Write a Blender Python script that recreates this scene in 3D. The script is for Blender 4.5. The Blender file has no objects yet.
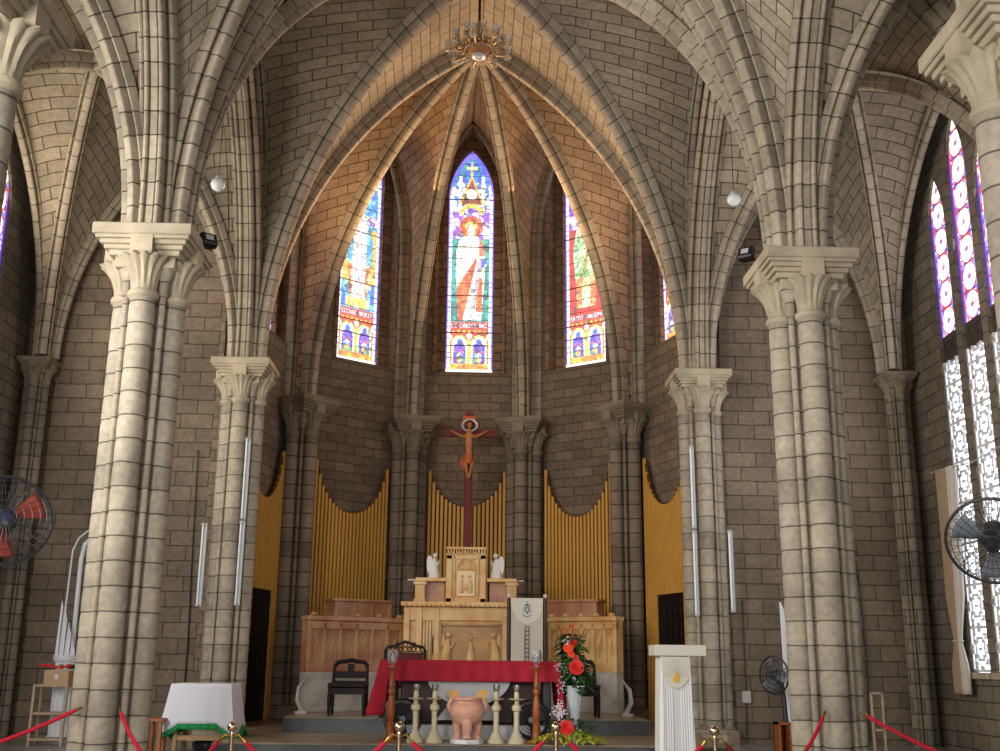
import bpy, bmesh, math, random
import numpy as np
from mathutils import Vector, Matrix
random.seed(7)
C = bpy.context.scene
COL = C.collection
PI = math.pi
sin, cos = math.sin, math.cos

# ---------------------------------------------------------------- camera
EYE = 1.6
FPX = 1080.0
TH, PS, RO = 0.25786, 0.02691, 0.0103
fw = Vector((sin(PS)*cos(TH), cos(PS)*cos(TH), sin(TH)))
rt0 = Vector((cos(PS), -sin(PS), 0)); up0 = rt0.cross(fw)
rt = rt0*cos(RO)+up0*sin(RO); up = up0*cos(RO)-rt0*sin(RO)
cam = bpy.data.cameras.new('camera'); camo = bpy.data.objects.new('camera', cam); COL.objects.link(camo)
cam.sensor_width = 36; cam.lens = FPX*36/1000; cam.clip_start = .05; cam.clip_end = 300
M = Matrix((rt, up, -fw)).transposed().to_4x4(); M.translation = Vector((0, 0, EYE))
camo.matrix_world = M
C.camera = camo

def ray(px, py):
    return fw*FPX + rt*(px-500) - up*(py-375.5)
def PY(px, py, Y):                      # where a pixel's ray meets the plane y = Y
    d = ray(px, py); k = Y/d.y
    return Vector((d.x*k, Y, EYE+d.z*k))
def PX(px, py, X):
    d = ray(px, py); k = X/d.x
    return Vector((X, d.y*k, EYE+d.z*k))

# ---------------------------------------------------------------- world, light, exposure
C.view_settings.view_transform = 'Standard'; C.view_settings.look = 'None'
C.view_settings.exposure = -0.08; C.view_settings.gamma = 1.0
C.view_settings.use_curve_mapping = False
C.cycles.use_denoising = True
try: C.cycles.denoiser = 'OPENIMAGEDENOISE'
except Exception: pass
C.cycles.max_bounces = 6; C.cycles.diffuse_bounces = 4
C.cycles.sample_clamp_indirect = 4.0
w = bpy.data.worlds.new('daylight'); C.world = w; w.use_nodes = True
nt = w.node_tree; nt.nodes.clear()
wo = nt.nodes.new('ShaderNodeOutputWorld'); bg = nt.nodes.new('ShaderNodeBackground')
bg.inputs[0].default_value = (.93, .97, 1.0, 1); bg.inputs[1].default_value = 0.16
nt.links.new(bg.outputs[0], wo.inputs[0])

def area(name, loc, target, sx, sy, power, color):
    l = bpy.data.lights.new(name, 'AREA'); l.shape = 'RECTANGLE'; l.size = sx; l.size_y = sy
    l.energy = power; l.color = color
    o = bpy.data.objects.new(name, l); COL.objects.link(o); o.location = loc
    o.rotation_euler = (Vector(target)-Vector(loc)).to_track_quat('-Z', 'Y').to_euler()
    return o
# daylight of the nave windows on the two long sides, and of the open west front behind the camera
def spread(o, deg): o.data.spread = math.radians(deg); return o
spread(area('nave_window_daylight_left', (-6.2, -1.5, 4.6), (1.0, 13.0, 4.4), 3.4, 4.5, 760, (1, .975, .93)), 130)
spread(area('nave_window_daylight_right', (6.6, 2.5, 4.6), (-1, 15, 4.0), 3.5, 4.5, 90, (.95, .97, 1)), 130)
spread(area('west_front_daylight', (0, -9, 4.2), (0, 16, 2.6), 6, 5, 235, (1, .98, .96)), 110)
spread(area('nave_window_daylight_left', (-6.9, 8.4, 5.2), (5.0, 13.2, 4.8), 2.0, 4.0, 290, (1, .98, .94)), 125)
# coloured daylight entering by the apse windows and the aisle windows
for wx, wy, tx, ty, pw, cc in ((-1.35, 18.7, -2.2, 15.8, 135, (1, .64, .36)), (1.3, 18.7, 2.2, 15.8, 122, (1, .65, .36)),
                       (-.07, 20.75, 0, 15, 95, (1, .70, .46)), (-2.9, 18.0, 1, 18.6, 30, (1, .68, .38)), (2.9, 18.2, -1, 18.6, 30, (1, .70, .42))):
    area('apse_window_daylight', (wx, wy, 8.9), (tx, ty, 10.4), .8, 3.4, pw, cc)
area('aisle_window_daylight_left', (-6.5, 14.3, 6.6), (-4, 14.6, 7.4), 3.2, 5, 170, (1, .90, .72))
area('aisle_window_daylight_right', (6.5, 14.3, 5.8), (4, 14.8, 6.6), 3.2, 6, 110, (.98, .98, 1))

# ---------------------------------------------------------------- materials
MATS = {}
def S(r, g, b):                        # sRGB 0-255 to linear
    f = lambda c: (c/255/12.92) if c/255 <= .04045 else ((c/255+.055)/1.055)**2.4
    return (f(r), f(g), f(b), 1)
def mat(name, col, rough=.6, metal=0, spec=.5, noise=0, nscale=8, bump=0, bscale=40, col2=None, emis=0, trans=0, coat=0, ior=1.45, stretch=None):
    if name in MATS: return MATS[name]
    m = bpy.data.materials.new(name); m.use_nodes = True; MATS[name] = m
    n = m.node_tree; b = n.nodes['Principled BSDF']
    b.inputs['Base Color'].default_value = col; b.inputs['Roughness'].default_value = rough
    b.inputs['Metallic'].default_value = metal; b.inputs['Specular IOR Level'].default_value = spec
    b.inputs['IOR'].default_value = ior
    b.inputs['Transmission Weight'].default_value = trans; b.inputs['Coat Weight'].default_value = coat
    if emis: b.inputs['Emission Color'].default_value = col; b.inputs['Emission Strength'].default_value = emis
    tc = n.nodes.new('ShaderNodeTexCoord')
    src = tc.outputs['Object']
    if stretch:
        mp = n.nodes.new('ShaderNodeMapping'); mp.inputs['Scale'].default_value = stretch
        n.links.new(src, mp.inputs[0]); src = mp.outputs[0]
    if noise or col2:
        t = n.nodes.new('ShaderNodeTexNoise'); t.inputs['Scale'].default_value = nscale; t.inputs['Detail'].default_value = 6
        n.links.new(src, t.inputs['Vector'])
        r = n.nodes.new('ShaderNodeValToRGB'); n.links.new(t.outputs[0], r.inputs[0])
        c2 = col2 or tuple(c*(1-noise) for c in col[:3])+(1,)
        r.color_ramp.elements[0].position = .35; r.color_ramp.elements[1].position = .65
        r.color_ramp.elements[0].color = c2; r.color_ramp.elements[1].color = col
        n.links.new(r.outputs[0], b.inputs['Base Color'])
    if bump:
        t2 = n.nodes.new('ShaderNodeTexNoise'); t2.inputs['Scale'].default_value = bscale; t2.inputs['Detail'].default_value = 4
        n.links.new(src, t2.inputs['Vector'])
        bp = n.nodes.new('ShaderNodeBump'); bp.inputs['Strength'].default_value = bump; bp.inputs['Distance'].default_value = .02
        n.links.new(t2.outputs[0], bp.inputs['Height']); n.links.new(bp.outputs[0], b.inputs['Normal'])
    return m
def stone(name, c1, c2, mortar, bw, rh, ms, offset=.5, bumpd=.012, stain=.45, sscale=.5):
    m = bpy.data.materials.new(name); m.use_nodes = True; MATS[name] = m
    n = m.node_tree; b = n.nodes['Principled BSDF']; b.inputs['Roughness'].default_value = .88
    b.inputs['Specular IOR Level'].default_value = .25
    uv = n.nodes.new('ShaderNodeUVMap'); tc = n.nodes.new('ShaderNodeTexCoord')
    # slightly wandering joints
    nw = n.nodes.new('ShaderNodeTexNoise'); nw.inputs['Scale'].default_value = 3.0
    n.links.new(uv.outputs[0], nw.inputs['Vector'])
    mix = n.nodes.new('ShaderNodeMixRGB'); mix.blend_type = 'LINEAR_LIGHT'; mix.inputs[0].default_value = .012
    n.links.new(uv.outputs[0], mix.inputs[1]); n.links.new(nw.outputs[1], mix.inputs[2])
    br = n.nodes.new('ShaderNodeTexBrick'); br.offset = offset; br.inputs['Scale'].default_value = 1
    br.inputs['Brick Width'].default_value = bw; br.inputs['Row Height'].default_value = rh
    br.inputs['Mortar Size'].default_value = ms; br.inputs['Mortar Smooth'].default_value = .35
    br.inputs['Color1'].default_value = c1; br.inputs['Color2'].default_value = c2; br.inputs['Mortar'].default_value = mortar
    n.links.new(mix.outputs[0], br.inputs['Vector'])
    t = n.nodes.new('ShaderNodeTexNoise'); t.inputs['Scale'].default_value = sscale; t.inputs['Detail'].default_value = 8; t.inputs['Roughness'].default_value = .65
    n.links.new(tc.outputs['Object'], t.inputs['Vector'])
    r = n.nodes.new('ShaderNodeMapRange'); r.inputs[1].default_value = .3; r.inputs[2].default_value = .7; r.inputs[3].default_value = 1-stain; r.inputs[4].default_value = 1.12
    n.links.new(t.outputs[0], r.inputs[0])
    t3 = n.nodes.new('ShaderNodeTexNoise'); t3.inputs['Scale'].default_value = 14; t3.inputs['Detail'].default_value = 5
    n.links.new(tc.outputs['Object'], t3.inputs['Vector'])
    r3 = n.nodes.new('ShaderNodeMapRange'); r3.inputs[1].default_value = .3; r3.inputs[2].default_value = .7; r3.inputs[3].default_value = .82; r3.inputs[4].default_value = 1.12
    n.links.new(t3.outputs[0], r3.inputs[0])
    mu = n.nodes.new('ShaderNodeMath'); mu.operation = 'MULTIPLY'; n.links.new(r.outputs[0], mu.inputs[0]); n.links.new(r3.outputs[0], mu.inputs[1])
    mc = n.nodes.new('ShaderNodeMixRGB'); mc.blend_type = 'MULTIPLY'; mc.inputs[0].default_value = 1
    n.links.new(br.outputs[0], mc.inputs[1]); n.links.new(mu.outputs[0], mc.inputs[2])
    n.links.new(mc.outputs[0], b.inputs['Base Color'])
    inv = n.nodes.new('ShaderNodeMath'); inv.operation = 'SUBTRACT'; inv.inputs[0].default_value = 1; n.links.new(br.outputs[1], inv.inputs[1])
    ad = n.nodes.new('ShaderNodeMath'); ad.operation = 'MULTIPLY_ADD'; n.links.new(t3.outputs[0], ad.inputs[0]); ad.inputs[1].default_value = .25; n.links.new(inv.outputs[0], ad.inputs[2])
    bp = n.nodes.new('ShaderNodeBump'); bp.inputs['Strength'].default_value = .8; bp.inputs['Distance'].default_value = bumpd
    n.links.new(ad.outputs[0], bp.inputs['Height']); n.links.new(bp.outputs[0], b.inputs['Normal'])
    return m
WALL = stone('wall_stone', S(134, 118, 100), S(118, 104, 88), S(80, 70, 59), .52, .235, .009, stain=.45)
APSEW = stone('apse_wall_stone', S(138, 120, 101), S(118, 102, 86), S(82, 70, 59), .42, .18, .007, stain=.4)
WEB = stone('vault_stone', S(168, 154, 132), S(150, 137, 117), S(88, 77, 64), .50, .21, .010, stain=.35)
SIDEW = stone('side_wall_stone', S(138, 126, 109), S(118, 108, 94), S(82, 73, 62), .5, .22, .010, stain=.45)
DRUM = stone('pier_stone', S(172, 160, 141), S(152, 141, 124), S(104, 94, 81), 40., .255, .008, offset=0, stain=.35, sscale=1.2)
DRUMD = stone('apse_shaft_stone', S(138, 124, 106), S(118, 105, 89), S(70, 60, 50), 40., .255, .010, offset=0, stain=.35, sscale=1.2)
RIB = stone('rib_stone', S(170, 157, 137), S(148, 136, 117), S(80, 70, 58), 40., .27, .008, offset=0, stain=.3, sscale=1.0)
CAP = mat('capital_stone', S(178, 164, 140), .85, noise=.28, nscale=3, bump=.35, bscale=25, spec=.25)
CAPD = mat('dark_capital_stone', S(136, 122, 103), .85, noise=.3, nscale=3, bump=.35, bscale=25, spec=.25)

# ---------------------------------------------------------------- mesh builder
class MB:
    def __init__(s): s.v = []; s.f = []; s.uv = []; s.sm = []
    def quad(s, pts, uvs=None, smooth=False):
        i = len(s.v); s.v += [tuple(p) for p in pts]; s.f.append(tuple(range(i, i+len(pts)))); s.uv.append(uvs); s.sm.append(smooth)
    def add(s, verts, faces, uvf=None, smooth=False):
        i = len(s.v); s.v += [tuple(p) for p in verts]
        for k, f in enumerate(faces):
            s.f.append(tuple(i+a for a in f)); s.uv.append([uvf[a] for a in f] if uvf else None); s.sm.append(smooth)
        return i
    def box(s, x0, x1, y0, y1, z0, z1, T=None, bev=0):
        P = [(x, y, z) for x in (x0, x1) for y in (y0, y1) for z in (z0, z1)]
        F = [(0, 1, 3, 2), (4, 6, 7, 5), (0, 4, 5, 1), (2, 3, 7, 6), (0, 2, 6, 4), (1, 5, 7, 3)]
        if bev > 0:
            b = min(bev, (x1-x0)/2.01, (y1-y0)/2.01, (z1-z0)/2.01); V = []; idx = {}
            for i, x in enumerate((x0, x1)):
                for j, y in enumerate((y0, y1)):
                    for k, z in enumerate((z0, z1)):
                        sx, sy, sz = (1, -1)[i], (1, -1)[j], (1, -1)[k]
                        for a, off in enumerate(((0, b, b), (b, 0, b), (b, b, 0))):
                            idx[i, j, k, a] = len(V); V.append((x+sx*off[0], y+sy*off[1], z+sz*off[2]))
            F = []
            for i in (0, 1): F.append([idx[i, 0, 0, 0], idx[i, 1, 0, 0], idx[i, 1, 1, 0], idx[i, 0, 1, 0]][::(-1 if i == 0 else 1)])
            for j in (0, 1): F.append([idx[0, j, 0, 1], idx[1, j, 0, 1], idx[1, j, 1, 1], idx[0, j, 1, 1]][::(1 if j == 0 else -1)])
            for k in (0, 1): F.append([idx[0, 0, k, 2], idx[1, 0, k, 2], idx[1, 1, k, 2], idx[0, 1, k, 2]][::(-1 if k == 0 else 1)])
            for i in (0, 1):
                for j in (0, 1): F.append([idx[i, j, 0, 0], idx[i, j, 1, 0], idx[i, j, 1, 1], idx[i, j, 0, 1]])
            for i in (0, 1):
                for k in (0, 1): F.append([idx[i, 0, k, 0], idx[i, 1, k, 0], idx[i, 1, k, 2], idx[i, 0, k, 2]])
            for j in (0, 1):
                for k in (0, 1): F.append([idx[0, j, k, 1], idx[1, j, k, 1], idx[1, j, k, 2], idx[0, j, k, 2]])
            for i in (0, 1):
                for j in (0, 1):
                    for k in (0, 1): F.append([idx[i, j, k, 0], idx[i, j, k, 1], idx[i, j, k, 2]])
            P = V
        if T: P = [T @ Vector(p) for p in P]
        s.add(P, F)
    def loft(s, rings, closed=True, caps=True, smooth=False, vscale=None):
        n = len(rings[0]); V = [p for r in rings for p in r]; F = []; U = []
        vv = 0; per = [0]
        for j in range(1, n): per.append(per[-1]+(Vector(rings[0][j])-Vector(rings[0][j-1])).length)
        vs = [0]
        for k in range(1, len(rings)):
            vs.append(vs[-1]+sum((Vector(rings[k][j])-Vector(rings[k-1][j])).length for j in (0, n//2))/2)
        if vscale: vs = vscale
        uvf = [(per[j], vs[k]) for k in range(len(rings)) for j in range(n)]
        for k in range(len(rings)-1):
            for j in range(n if closed else n-1):
                j2 = (j+1) % n
                F.append((k*n+j, k*n+j2, (k+1)*n+j2, (k+1)*n+j))
        s.add(V, F, uvf, smooth)
        if caps and closed:
            s.add(rings[0], [tuple(range(n))[::-1]]); s.add(rings[-1], [tuple(range(n))])
    def lathe(s, prof, c=(0, 0, 0), seg=20, smooth=True, T=None, vz=False, caps=True, flute=None):
        rings = []
        for r, z in prof:
            ring = []
            for k in range(seg):
                a = 2*PI*k/seg; rr = r*(1+(flute(a, z) if flute else 0))
                p = Vector((c[0]+rr*cos(a), c[1]+rr*sin(a), c[2]+z)); ring.append(T @ p if T else p)
            rings.append(ring)
        s.loft(rings, True, caps, smooth, [c[2]+z for r, z in prof] if vz else None)
    def tube(s, pts, r, seg=8, smooth=True, caps=True):
        pts = [Vector(p) for p in pts]; n = len(pts); rings = []
        rr = r if isinstance(r, (list, tuple)) else [r]*n
        t = (pts[1]-pts[0]).normalized(); nrm = t.orthogonal().normalized()
        for i in range(n):
            if i == 0: t2 = (pts[1]-pts[0])
            elif i == n-1: t2 = (pts[-1]-pts[-2])
            else: t2 = (pts[i+1]-pts[i]).normalized()+(pts[i]-pts[i-1]).normalized()
            t2.normalize(); nrm = (nrm-t2*nrm.dot(t2))
            if nrm.length < 1e-6: nrm = t2.orthogonal()
            nrm.normalize(); b = t2.cross(nrm)
            rings.append([pts[i]+nrm*rr[i]*cos(2*PI*k/seg)+b*rr[i]*sin(2*PI*k/seg) for k in range(seg)])
        s.loft(rings, True, caps, smooth)
    def ball(s, c, r, seg=12, rings=8, sc=(1, 1, 1), T=None):
        V = []
        R = []
        for i in range(rings+1):
            a = PI*i/rings; a = min(max(a, .02), PI-.02)
            ring = [Vector((c[0]+r*sc[0]*sin(a)*cos(2*PI*k/seg), c[1]+r*sc[1]*sin(a)*sin(2*PI*k/seg), c[2]-r*sc[2]*cos(a))) for k in range(seg)]
            if T: ring = [T @ p for p in ring]
            R.append(ring)
        s.loft(R, True, True, True)
    def prism(s, poly, y0, y1, T=None, holes=None):
        """poly: list of (x,z); extruded along y from y0 to y1; holes: more loops"""
        from mathutils.geometry import tessellate_polygon
        loops = [poly]+(holes or [])
        pts3 = [[Vector((x, 0, z)) for x, z in lp] for lp in loops]
        tri = tessellate_polygon(pts3); flat = [p for lp in loops for p in lp]
        tf = (lambda p: T @ Vector(p)) if T else (lambda p: p)
        for y in (y0, y1):
            V = [tf((x, y, z)) for x, z in flat]
            s.add(V, [tuple(t) for t in tri], [(x, z) for x, z in flat])
        for lp in loops:
            n = len(lp); per = 0
            for i in range(n):
                a, b = lp[i], lp[(i+1) % n]; L = math.hypot(b[0]-a[0], b[1]-a[1])
                s.quad([tf((a[0], y0, a[1])), tf((b[0], y0, b[1])), tf((b[0], y1, b[1])), tf((a[0], y1, a[1]))],
                       [(0, per), (0, per+L), (abs(y1-y0), per+L), (abs(y1-y0), per)]); per += L
    def build(s, name, m, parent=None, merge=True, sharp=35, label=None):
        me = bpy.data.meshes.new(name); me.from_pydata(s.v, [], s.f)
        me.materials.append(m) if not isinstance(m, (list, tuple)) else [me.materials.append(x) for x in m]
        uvl = me.uv_layers.new(name='UVMap'); data = []
        V = s.v
        for f, u in zip(s.f, s.uv):
            if u is None:
                a, b, c = (Vector(V[f[0]]), Vector(V[f[1]]), Vector(V[f[2]]))
                nn = (b-a).cross(c-a); ax = max(range(3), key=lambda k: abs(nn[k]))
                ij = ((1, 2), (0, 2), (0, 1))[ax]
                for q in f: data += [V[q][ij[0]], V[q][ij[1]]]
            else:
                for q in u: data += [q[0], q[1]]
        uvl.data.foreach_set('uv', data)
        me.polygons.foreach_set('use_smooth', s.sm)
        bm = bmesh.new(); bm.from_mesh(me)
        if merge: bmesh.ops.remove_doubles(bm, verts=bm.verts, dist=1e-5)
        bmesh.ops.recalc_face_normals(bm, faces=bm.faces)
        bm.to_mesh(me); bm.free()
        if any(s.sm): me.set_sharp_from_angle(angle=math.radians(sharp))
        o = bpy.data.objects.new(name, me); COL.objects.link(o)
        if parent: o.parent = parent
        if label: o['label'] = label
        return o
def struct(o): o['kind'] = 'structure'; return o
def tag(o, label, cat, group=None, kind=None):
    o['label'] = label; o['category'] = cat
    if group: o['group'] = group
    if kind: o['kind'] = kind
    return o
def empty(name, loc, label, cat, group=None, rz=0):
    o = bpy.data.objects.new(name, None); COL.objects.link(o); o.location = loc; o.rotation_euler = (0, 0, rz)
    o.empty_display_size = .1
    return tag(o, label, cat, group)
def copy_tree(o, parent=None):
    c = o.copy(); COL.objects.link(c); c.parent = parent
    for ch in list(o.children): copy_tree(ch, c)
    return c

# ================================================================ ARCHITECTURE
ZS = 6.2                                # springing, top of the capitals
ZSAN = .8; ZALT = .6; ZCRO = .4         # floor levels
PC = {'L': Vector((-3.66, 17.0, 0)), 'R': Vector((3.74, 17.2, 0))}
PF = {'L': Vector((-3.63, 11.65, 0)), 'R': Vector((3.86, 11.95, 0))}
PN = {'L': Vector((-3.62, 6.9, 0)), 'R': Vector((4.0, 6.95, 0))}
WX = 7.25
RC = {'L': Vector((-6.95, 16.95, 0)), 'R': Vector((6.95, 16.95, 0))}
RF = {'L': Vector((-7.0, 11.6, 0)), 'R': Vector((7.0, 11.8, 0))}
RN = {'L': Vector((-7.0, 6.9, 0)), 'R': Vector((7.0, 7.2, 0))}

def arc(s, h, n=20, stilt=0):
    """(run, rise) pairs of half a pointed arch: starts vertical, reaches (s, h)"""
    hh = h-stilt; R = (s*s+hh*hh)/(2*s)
    ph = math.atan2(hh, R-s)
    out = [(0, 0)] if stilt else []
    k = n-1 if stilt else n
    for i in range(k+1):
        a = ph*i/k; out.append((R*(1-cos(a)), stilt+R*sin(a)))
    return out
def half(A, B, zs, zt, off=.40, n=20, stilt=0):
    """points from the pier at A to the apex over B"""
    d = (B-A); d.z = 0; L = d.length; d.normalize()
    return [Vector((A.x, A.y, 0))+d*(off+r)+Vector((0, 0, zs+z)) for r, z in arc(L-off, zt-zs, n, stilt)]
def resample_z(P, n):
    """n+1 points at equal fractions of the arc length"""
    L = [0]
    for a, b in zip(P, P[1:]): L.append(L[-1]+(b-a).length)
    out = []; j = 0
    for i in range(n+1):
        t = L[-1]*i/n
        while j < len(P)-2 and L[j+1] < t: j += 1
        k = (t-L[j])/max(L[j+1]-L[j], 1e-9); out.append(P[j].lerp(P[j+1], min(max(k, 0), 1)))
    return out

def mirror(h): return h+[(-a, b) for a, b in h[::-1]]
PROFW = mirror([(-.25, .36), (-.25, .2), (-.24, .165), (-.215, .15), (-.19, .165), (-.18, .21), (-.15, .23), (-.145, .08), (-.14, .04), (-.12, .012), (-.095, .005), (-.075, .02), (-.068, .055), (-.06, .075), (-.045, .045)])
PROFN = mirror([(-.17, .34), (-.17, .17), (-.16, .145), (-.14, .14), (-.122, .155), (-.118, .21), (-.085, .22), (-.08, .075), (-.086, .045), (-.075, .018), (-.05, .004), (-.03, 0)])
def rib(mb, P, prof=PROFW, sc=1.0, side=None):
    """sweep the moulding along P (the intrados); depth goes outwards, away from the opening"""
    n = len(P); d = (P[-1]-P[0]); d.z = 0; d.normalize(); sd = Vector((-d.y, d.x, 0)); rings = []
    for i in range(n):
        t = (P[min(i+1, n-1)]-P[max(i-1, 0)]).normalized()
        o = sd.cross(t); 
        if o.dot(d) > 0: o = -o
        if abs(o.z) < 1e-6 and o.dot(d) > 0: o = -o
        if i == n-1: o = Vector((o.x, o.y, o.z))
        rings.append([P[i]+sd*a*sc+o*b*sc for a, b in prof])
    per = [0]
    for j in range(1, len(prof)): per.append(per[-1]+math.hypot(prof[j][0]-prof[j-1][0], prof[j][1]-prof[j-1][1])*sc)
    v = [0]
    for i in range(1, n): v.append(v[-1]+(P[i]-P[i-1]).length)
    V = [p for r in rings for p in r]; m = len(prof)
    uv = [(per[j], v[i]) for i in range(n) for j in range(m)]
    F = [(i*m+j, i*m+j+1, (i+1)*m+j+1, (i+1)*m+j) for i in range(n-1) for j in range(m-1)]
    F += [(i*m, (i+1)*m, (i+1)*m+m-1, i*m+m-1) for i in range(n-1)]
    mb.add(V, F, uv, True)
def web(mb, Wc, Dc, n=28, m=6, crown=.06):
    """ruled vault cell between the wall-side curve and the diagonal"""
    A = resample_z(Wc, n); B = resample_z(Dc, n); V = []; uv = []; v = 0
    for i in range(n+1):
        if i: v += ((A[i]-A[i-1]).length+(B[i]-B[i-1]).length)/2
        L = (B[i]-A[i]).length
        for j in range(m+1):
            t = j/m; p = A[i].lerp(B[i], t); p.z += crown*4*t*(1-t)*min(1, L)
            V.append(p); uv.append((L*t, v))
    F = [(i*(m+1)+j, i*(m+1)+j+1, (i+1)*(m+1)+j+1, (i+1)*(m+1)+j) for i in range(n) for j in range(m)]
    mb.add(V, F, uv, False)
def up_(P, dz=.3, back=.0):
    return [p+Vector((0, 0, dz*min(1, (i/len(P))*3))) for i, p in enumerate(P)]

trim_no = [0]
def trim(mb, m=RIB):
    trim_no[0] += 1
    return struct(mb.build('trim_%d' % trim_no[0], m))

ZN = 12.0                                # nave arches, intrados apex
def bay(a, b, c, d, zo, zt_ab, zt_cd, zt_side, name, stilts=(0, 0, 0), wallz=None, ribs=True, boss=None):
    """corners a,b (near left, near right), c,d (far left, far right).  zo boss, zt_* side arch apexes (ab near, cd far, (left,right))"""
    O = boss or (a+b+c+d)/4
    mids = {'ab': ((a+b)/2, zt_ab), 'cd': ((c+d)/2, zt_cd), 'ac': ((a+c)/2, zt_side[0]), 'bd': ((b+d)/2, zt_side[1])}
    mb = MB(); E = .32
    for key, (p, q) in {'ab': (a, b), 'cd': (c, d), 'ac': (a, c), 'bd': (b, d)}.items():
        mid, zt = mids[key]; st = stilts[0] if key == 'ab' else stilts[1] if key == 'cd' else stilts[2]
        zz = zt if not (wallz and key in wallz) else wallz[key]
        for P_ in (p, q):
            W_ = half(P_, mid, ZS, zz+E, .2, 24, st)
            D_ = half(P_, O, ZS, zo+E, .2, 24)
            web(mb, W_, D_)
    struct(mb.build(name, WEB, sharp=30))
    if ribs:
        r = MB()
        for P_ in (a, b, c, d): rib(r, half(P_, O, ZS, zo), PROFN, .8 if name == 'ceiling' and abs(O.x) < 2 else .62)
        trim(r)
    return O

# nave crossing F-C, nave bay N-F, aisles
OB = bay(PF['L'], PF['R'], PC['L'], PC['R'], 11.75, ZN, ZN, (10.5, 10.5), 'ceiling', stilts=(0, 0, 2.2), wallz={'ac': 11.4, 'bd': 11.4})
bay(PN['L'], PN['R'], PF['L'], PF['R'], 11.75, ZN, ZN, (10.3, 10.3), 'ceiling')
bay(RF['L'], PF['L'], RC['L'], PC['L'], 9.75, 9.7, 9.7, (9.8, 10.5), 'ceiling', boss=Vector((-5.5, 14.1, 0)))
bay(PF['R'], RF['R'], PC['R'], RC['R'], 9.75, 9.7, 9.7, (10.5, 9.8), 'ceiling', boss=Vector((5.5, 14.1, 0)))
bay(RN['L'], PN['L'], RF['L'], PF['L'], 9.75, 9.7, 9.7, (9.8, 10.3), 'ceiling')
bay(PN['R'], RN['R'], PF['R'], RF['R'], 9.75, 9.7, 9.7, (10.3, 9.8), 'ceiling')

def arch_rib(A, B, zt, sc=1.0, prof=PROFW, off=.40, m=RIB):
    r = MB(); mid = (A+B)/2
    rib(r, half(A, mid, ZS, zt, off), prof, sc); rib(r, half(B, mid, ZS, zt, off), prof, sc)
    trim(r, m)
arch_rib(PC['L'], PC['R'], ZN, .74, PROFN, .30); arch_rib(PF['L'], PF['R'], ZN, .8); arch_rib(PN['L'], PN['R'], ZN)
for s in 'LR':
    arch_rib(PF[s], PC[s], 10.5, .8); arch_rib(PN[s], PF[s], 10.3, .8)
    arch_rib(PF[s], RF[s], 9.7, .75); arch_rib(PN[s], RN[s], 9.7, .8)
    arch_rib(PC[s], RC[s], 9.7, .5, PROFN, .3); arch_rib(RF[s], RC[s], 9.8, .5, PROFN, .2)
    arch_rib(RN[s], RF[s], 9.8, .75, PROFN, .3)

# spandrel walls above the nave arcade
for s in 'LR':
    mb = MB(); x0 = PF[s].x; sg = -1 if s == 'L' else 1
    for A, B in ((PF[s], PC[s]),):
        for P_ in (A, B):
            mid = (A+B)/2
            lo = resample_z(half(P_, mid, ZS, 10.5+.3, .3), 24); hi = resample_z(half(P_, mid, ZS, 11.4+.36, .16, 24, 2.2), 24)
            V = [*lo, *hi]; n = len(lo)
            mb.add(V, [(i, i+1, n+i+1, n+i) for i in range(n-1)], [(p.y, p.z) for p in V])
            V2 = [p+Vector((sg*.3, 0, 0)) for p in V]
            mb.add(V2, [(i, i+1, n+i+1, n+i) for i in range(n-1)], [(p.y, p.z) for p in V2])
    struct(mb.build('wall_arcade_left' if s == 'L' else 'wall_arcade_right', WALL))
    r = MB()
    for P_ in (PF[s], PC[s]): rib(r, [p-Vector((sg*.1, 0, 0)) for p in half(P_, (PF[s]+PC[s])/2, ZS, 11.4, .3, 24, 2.2)], PROFN, .5)
    trim(r)

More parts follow.
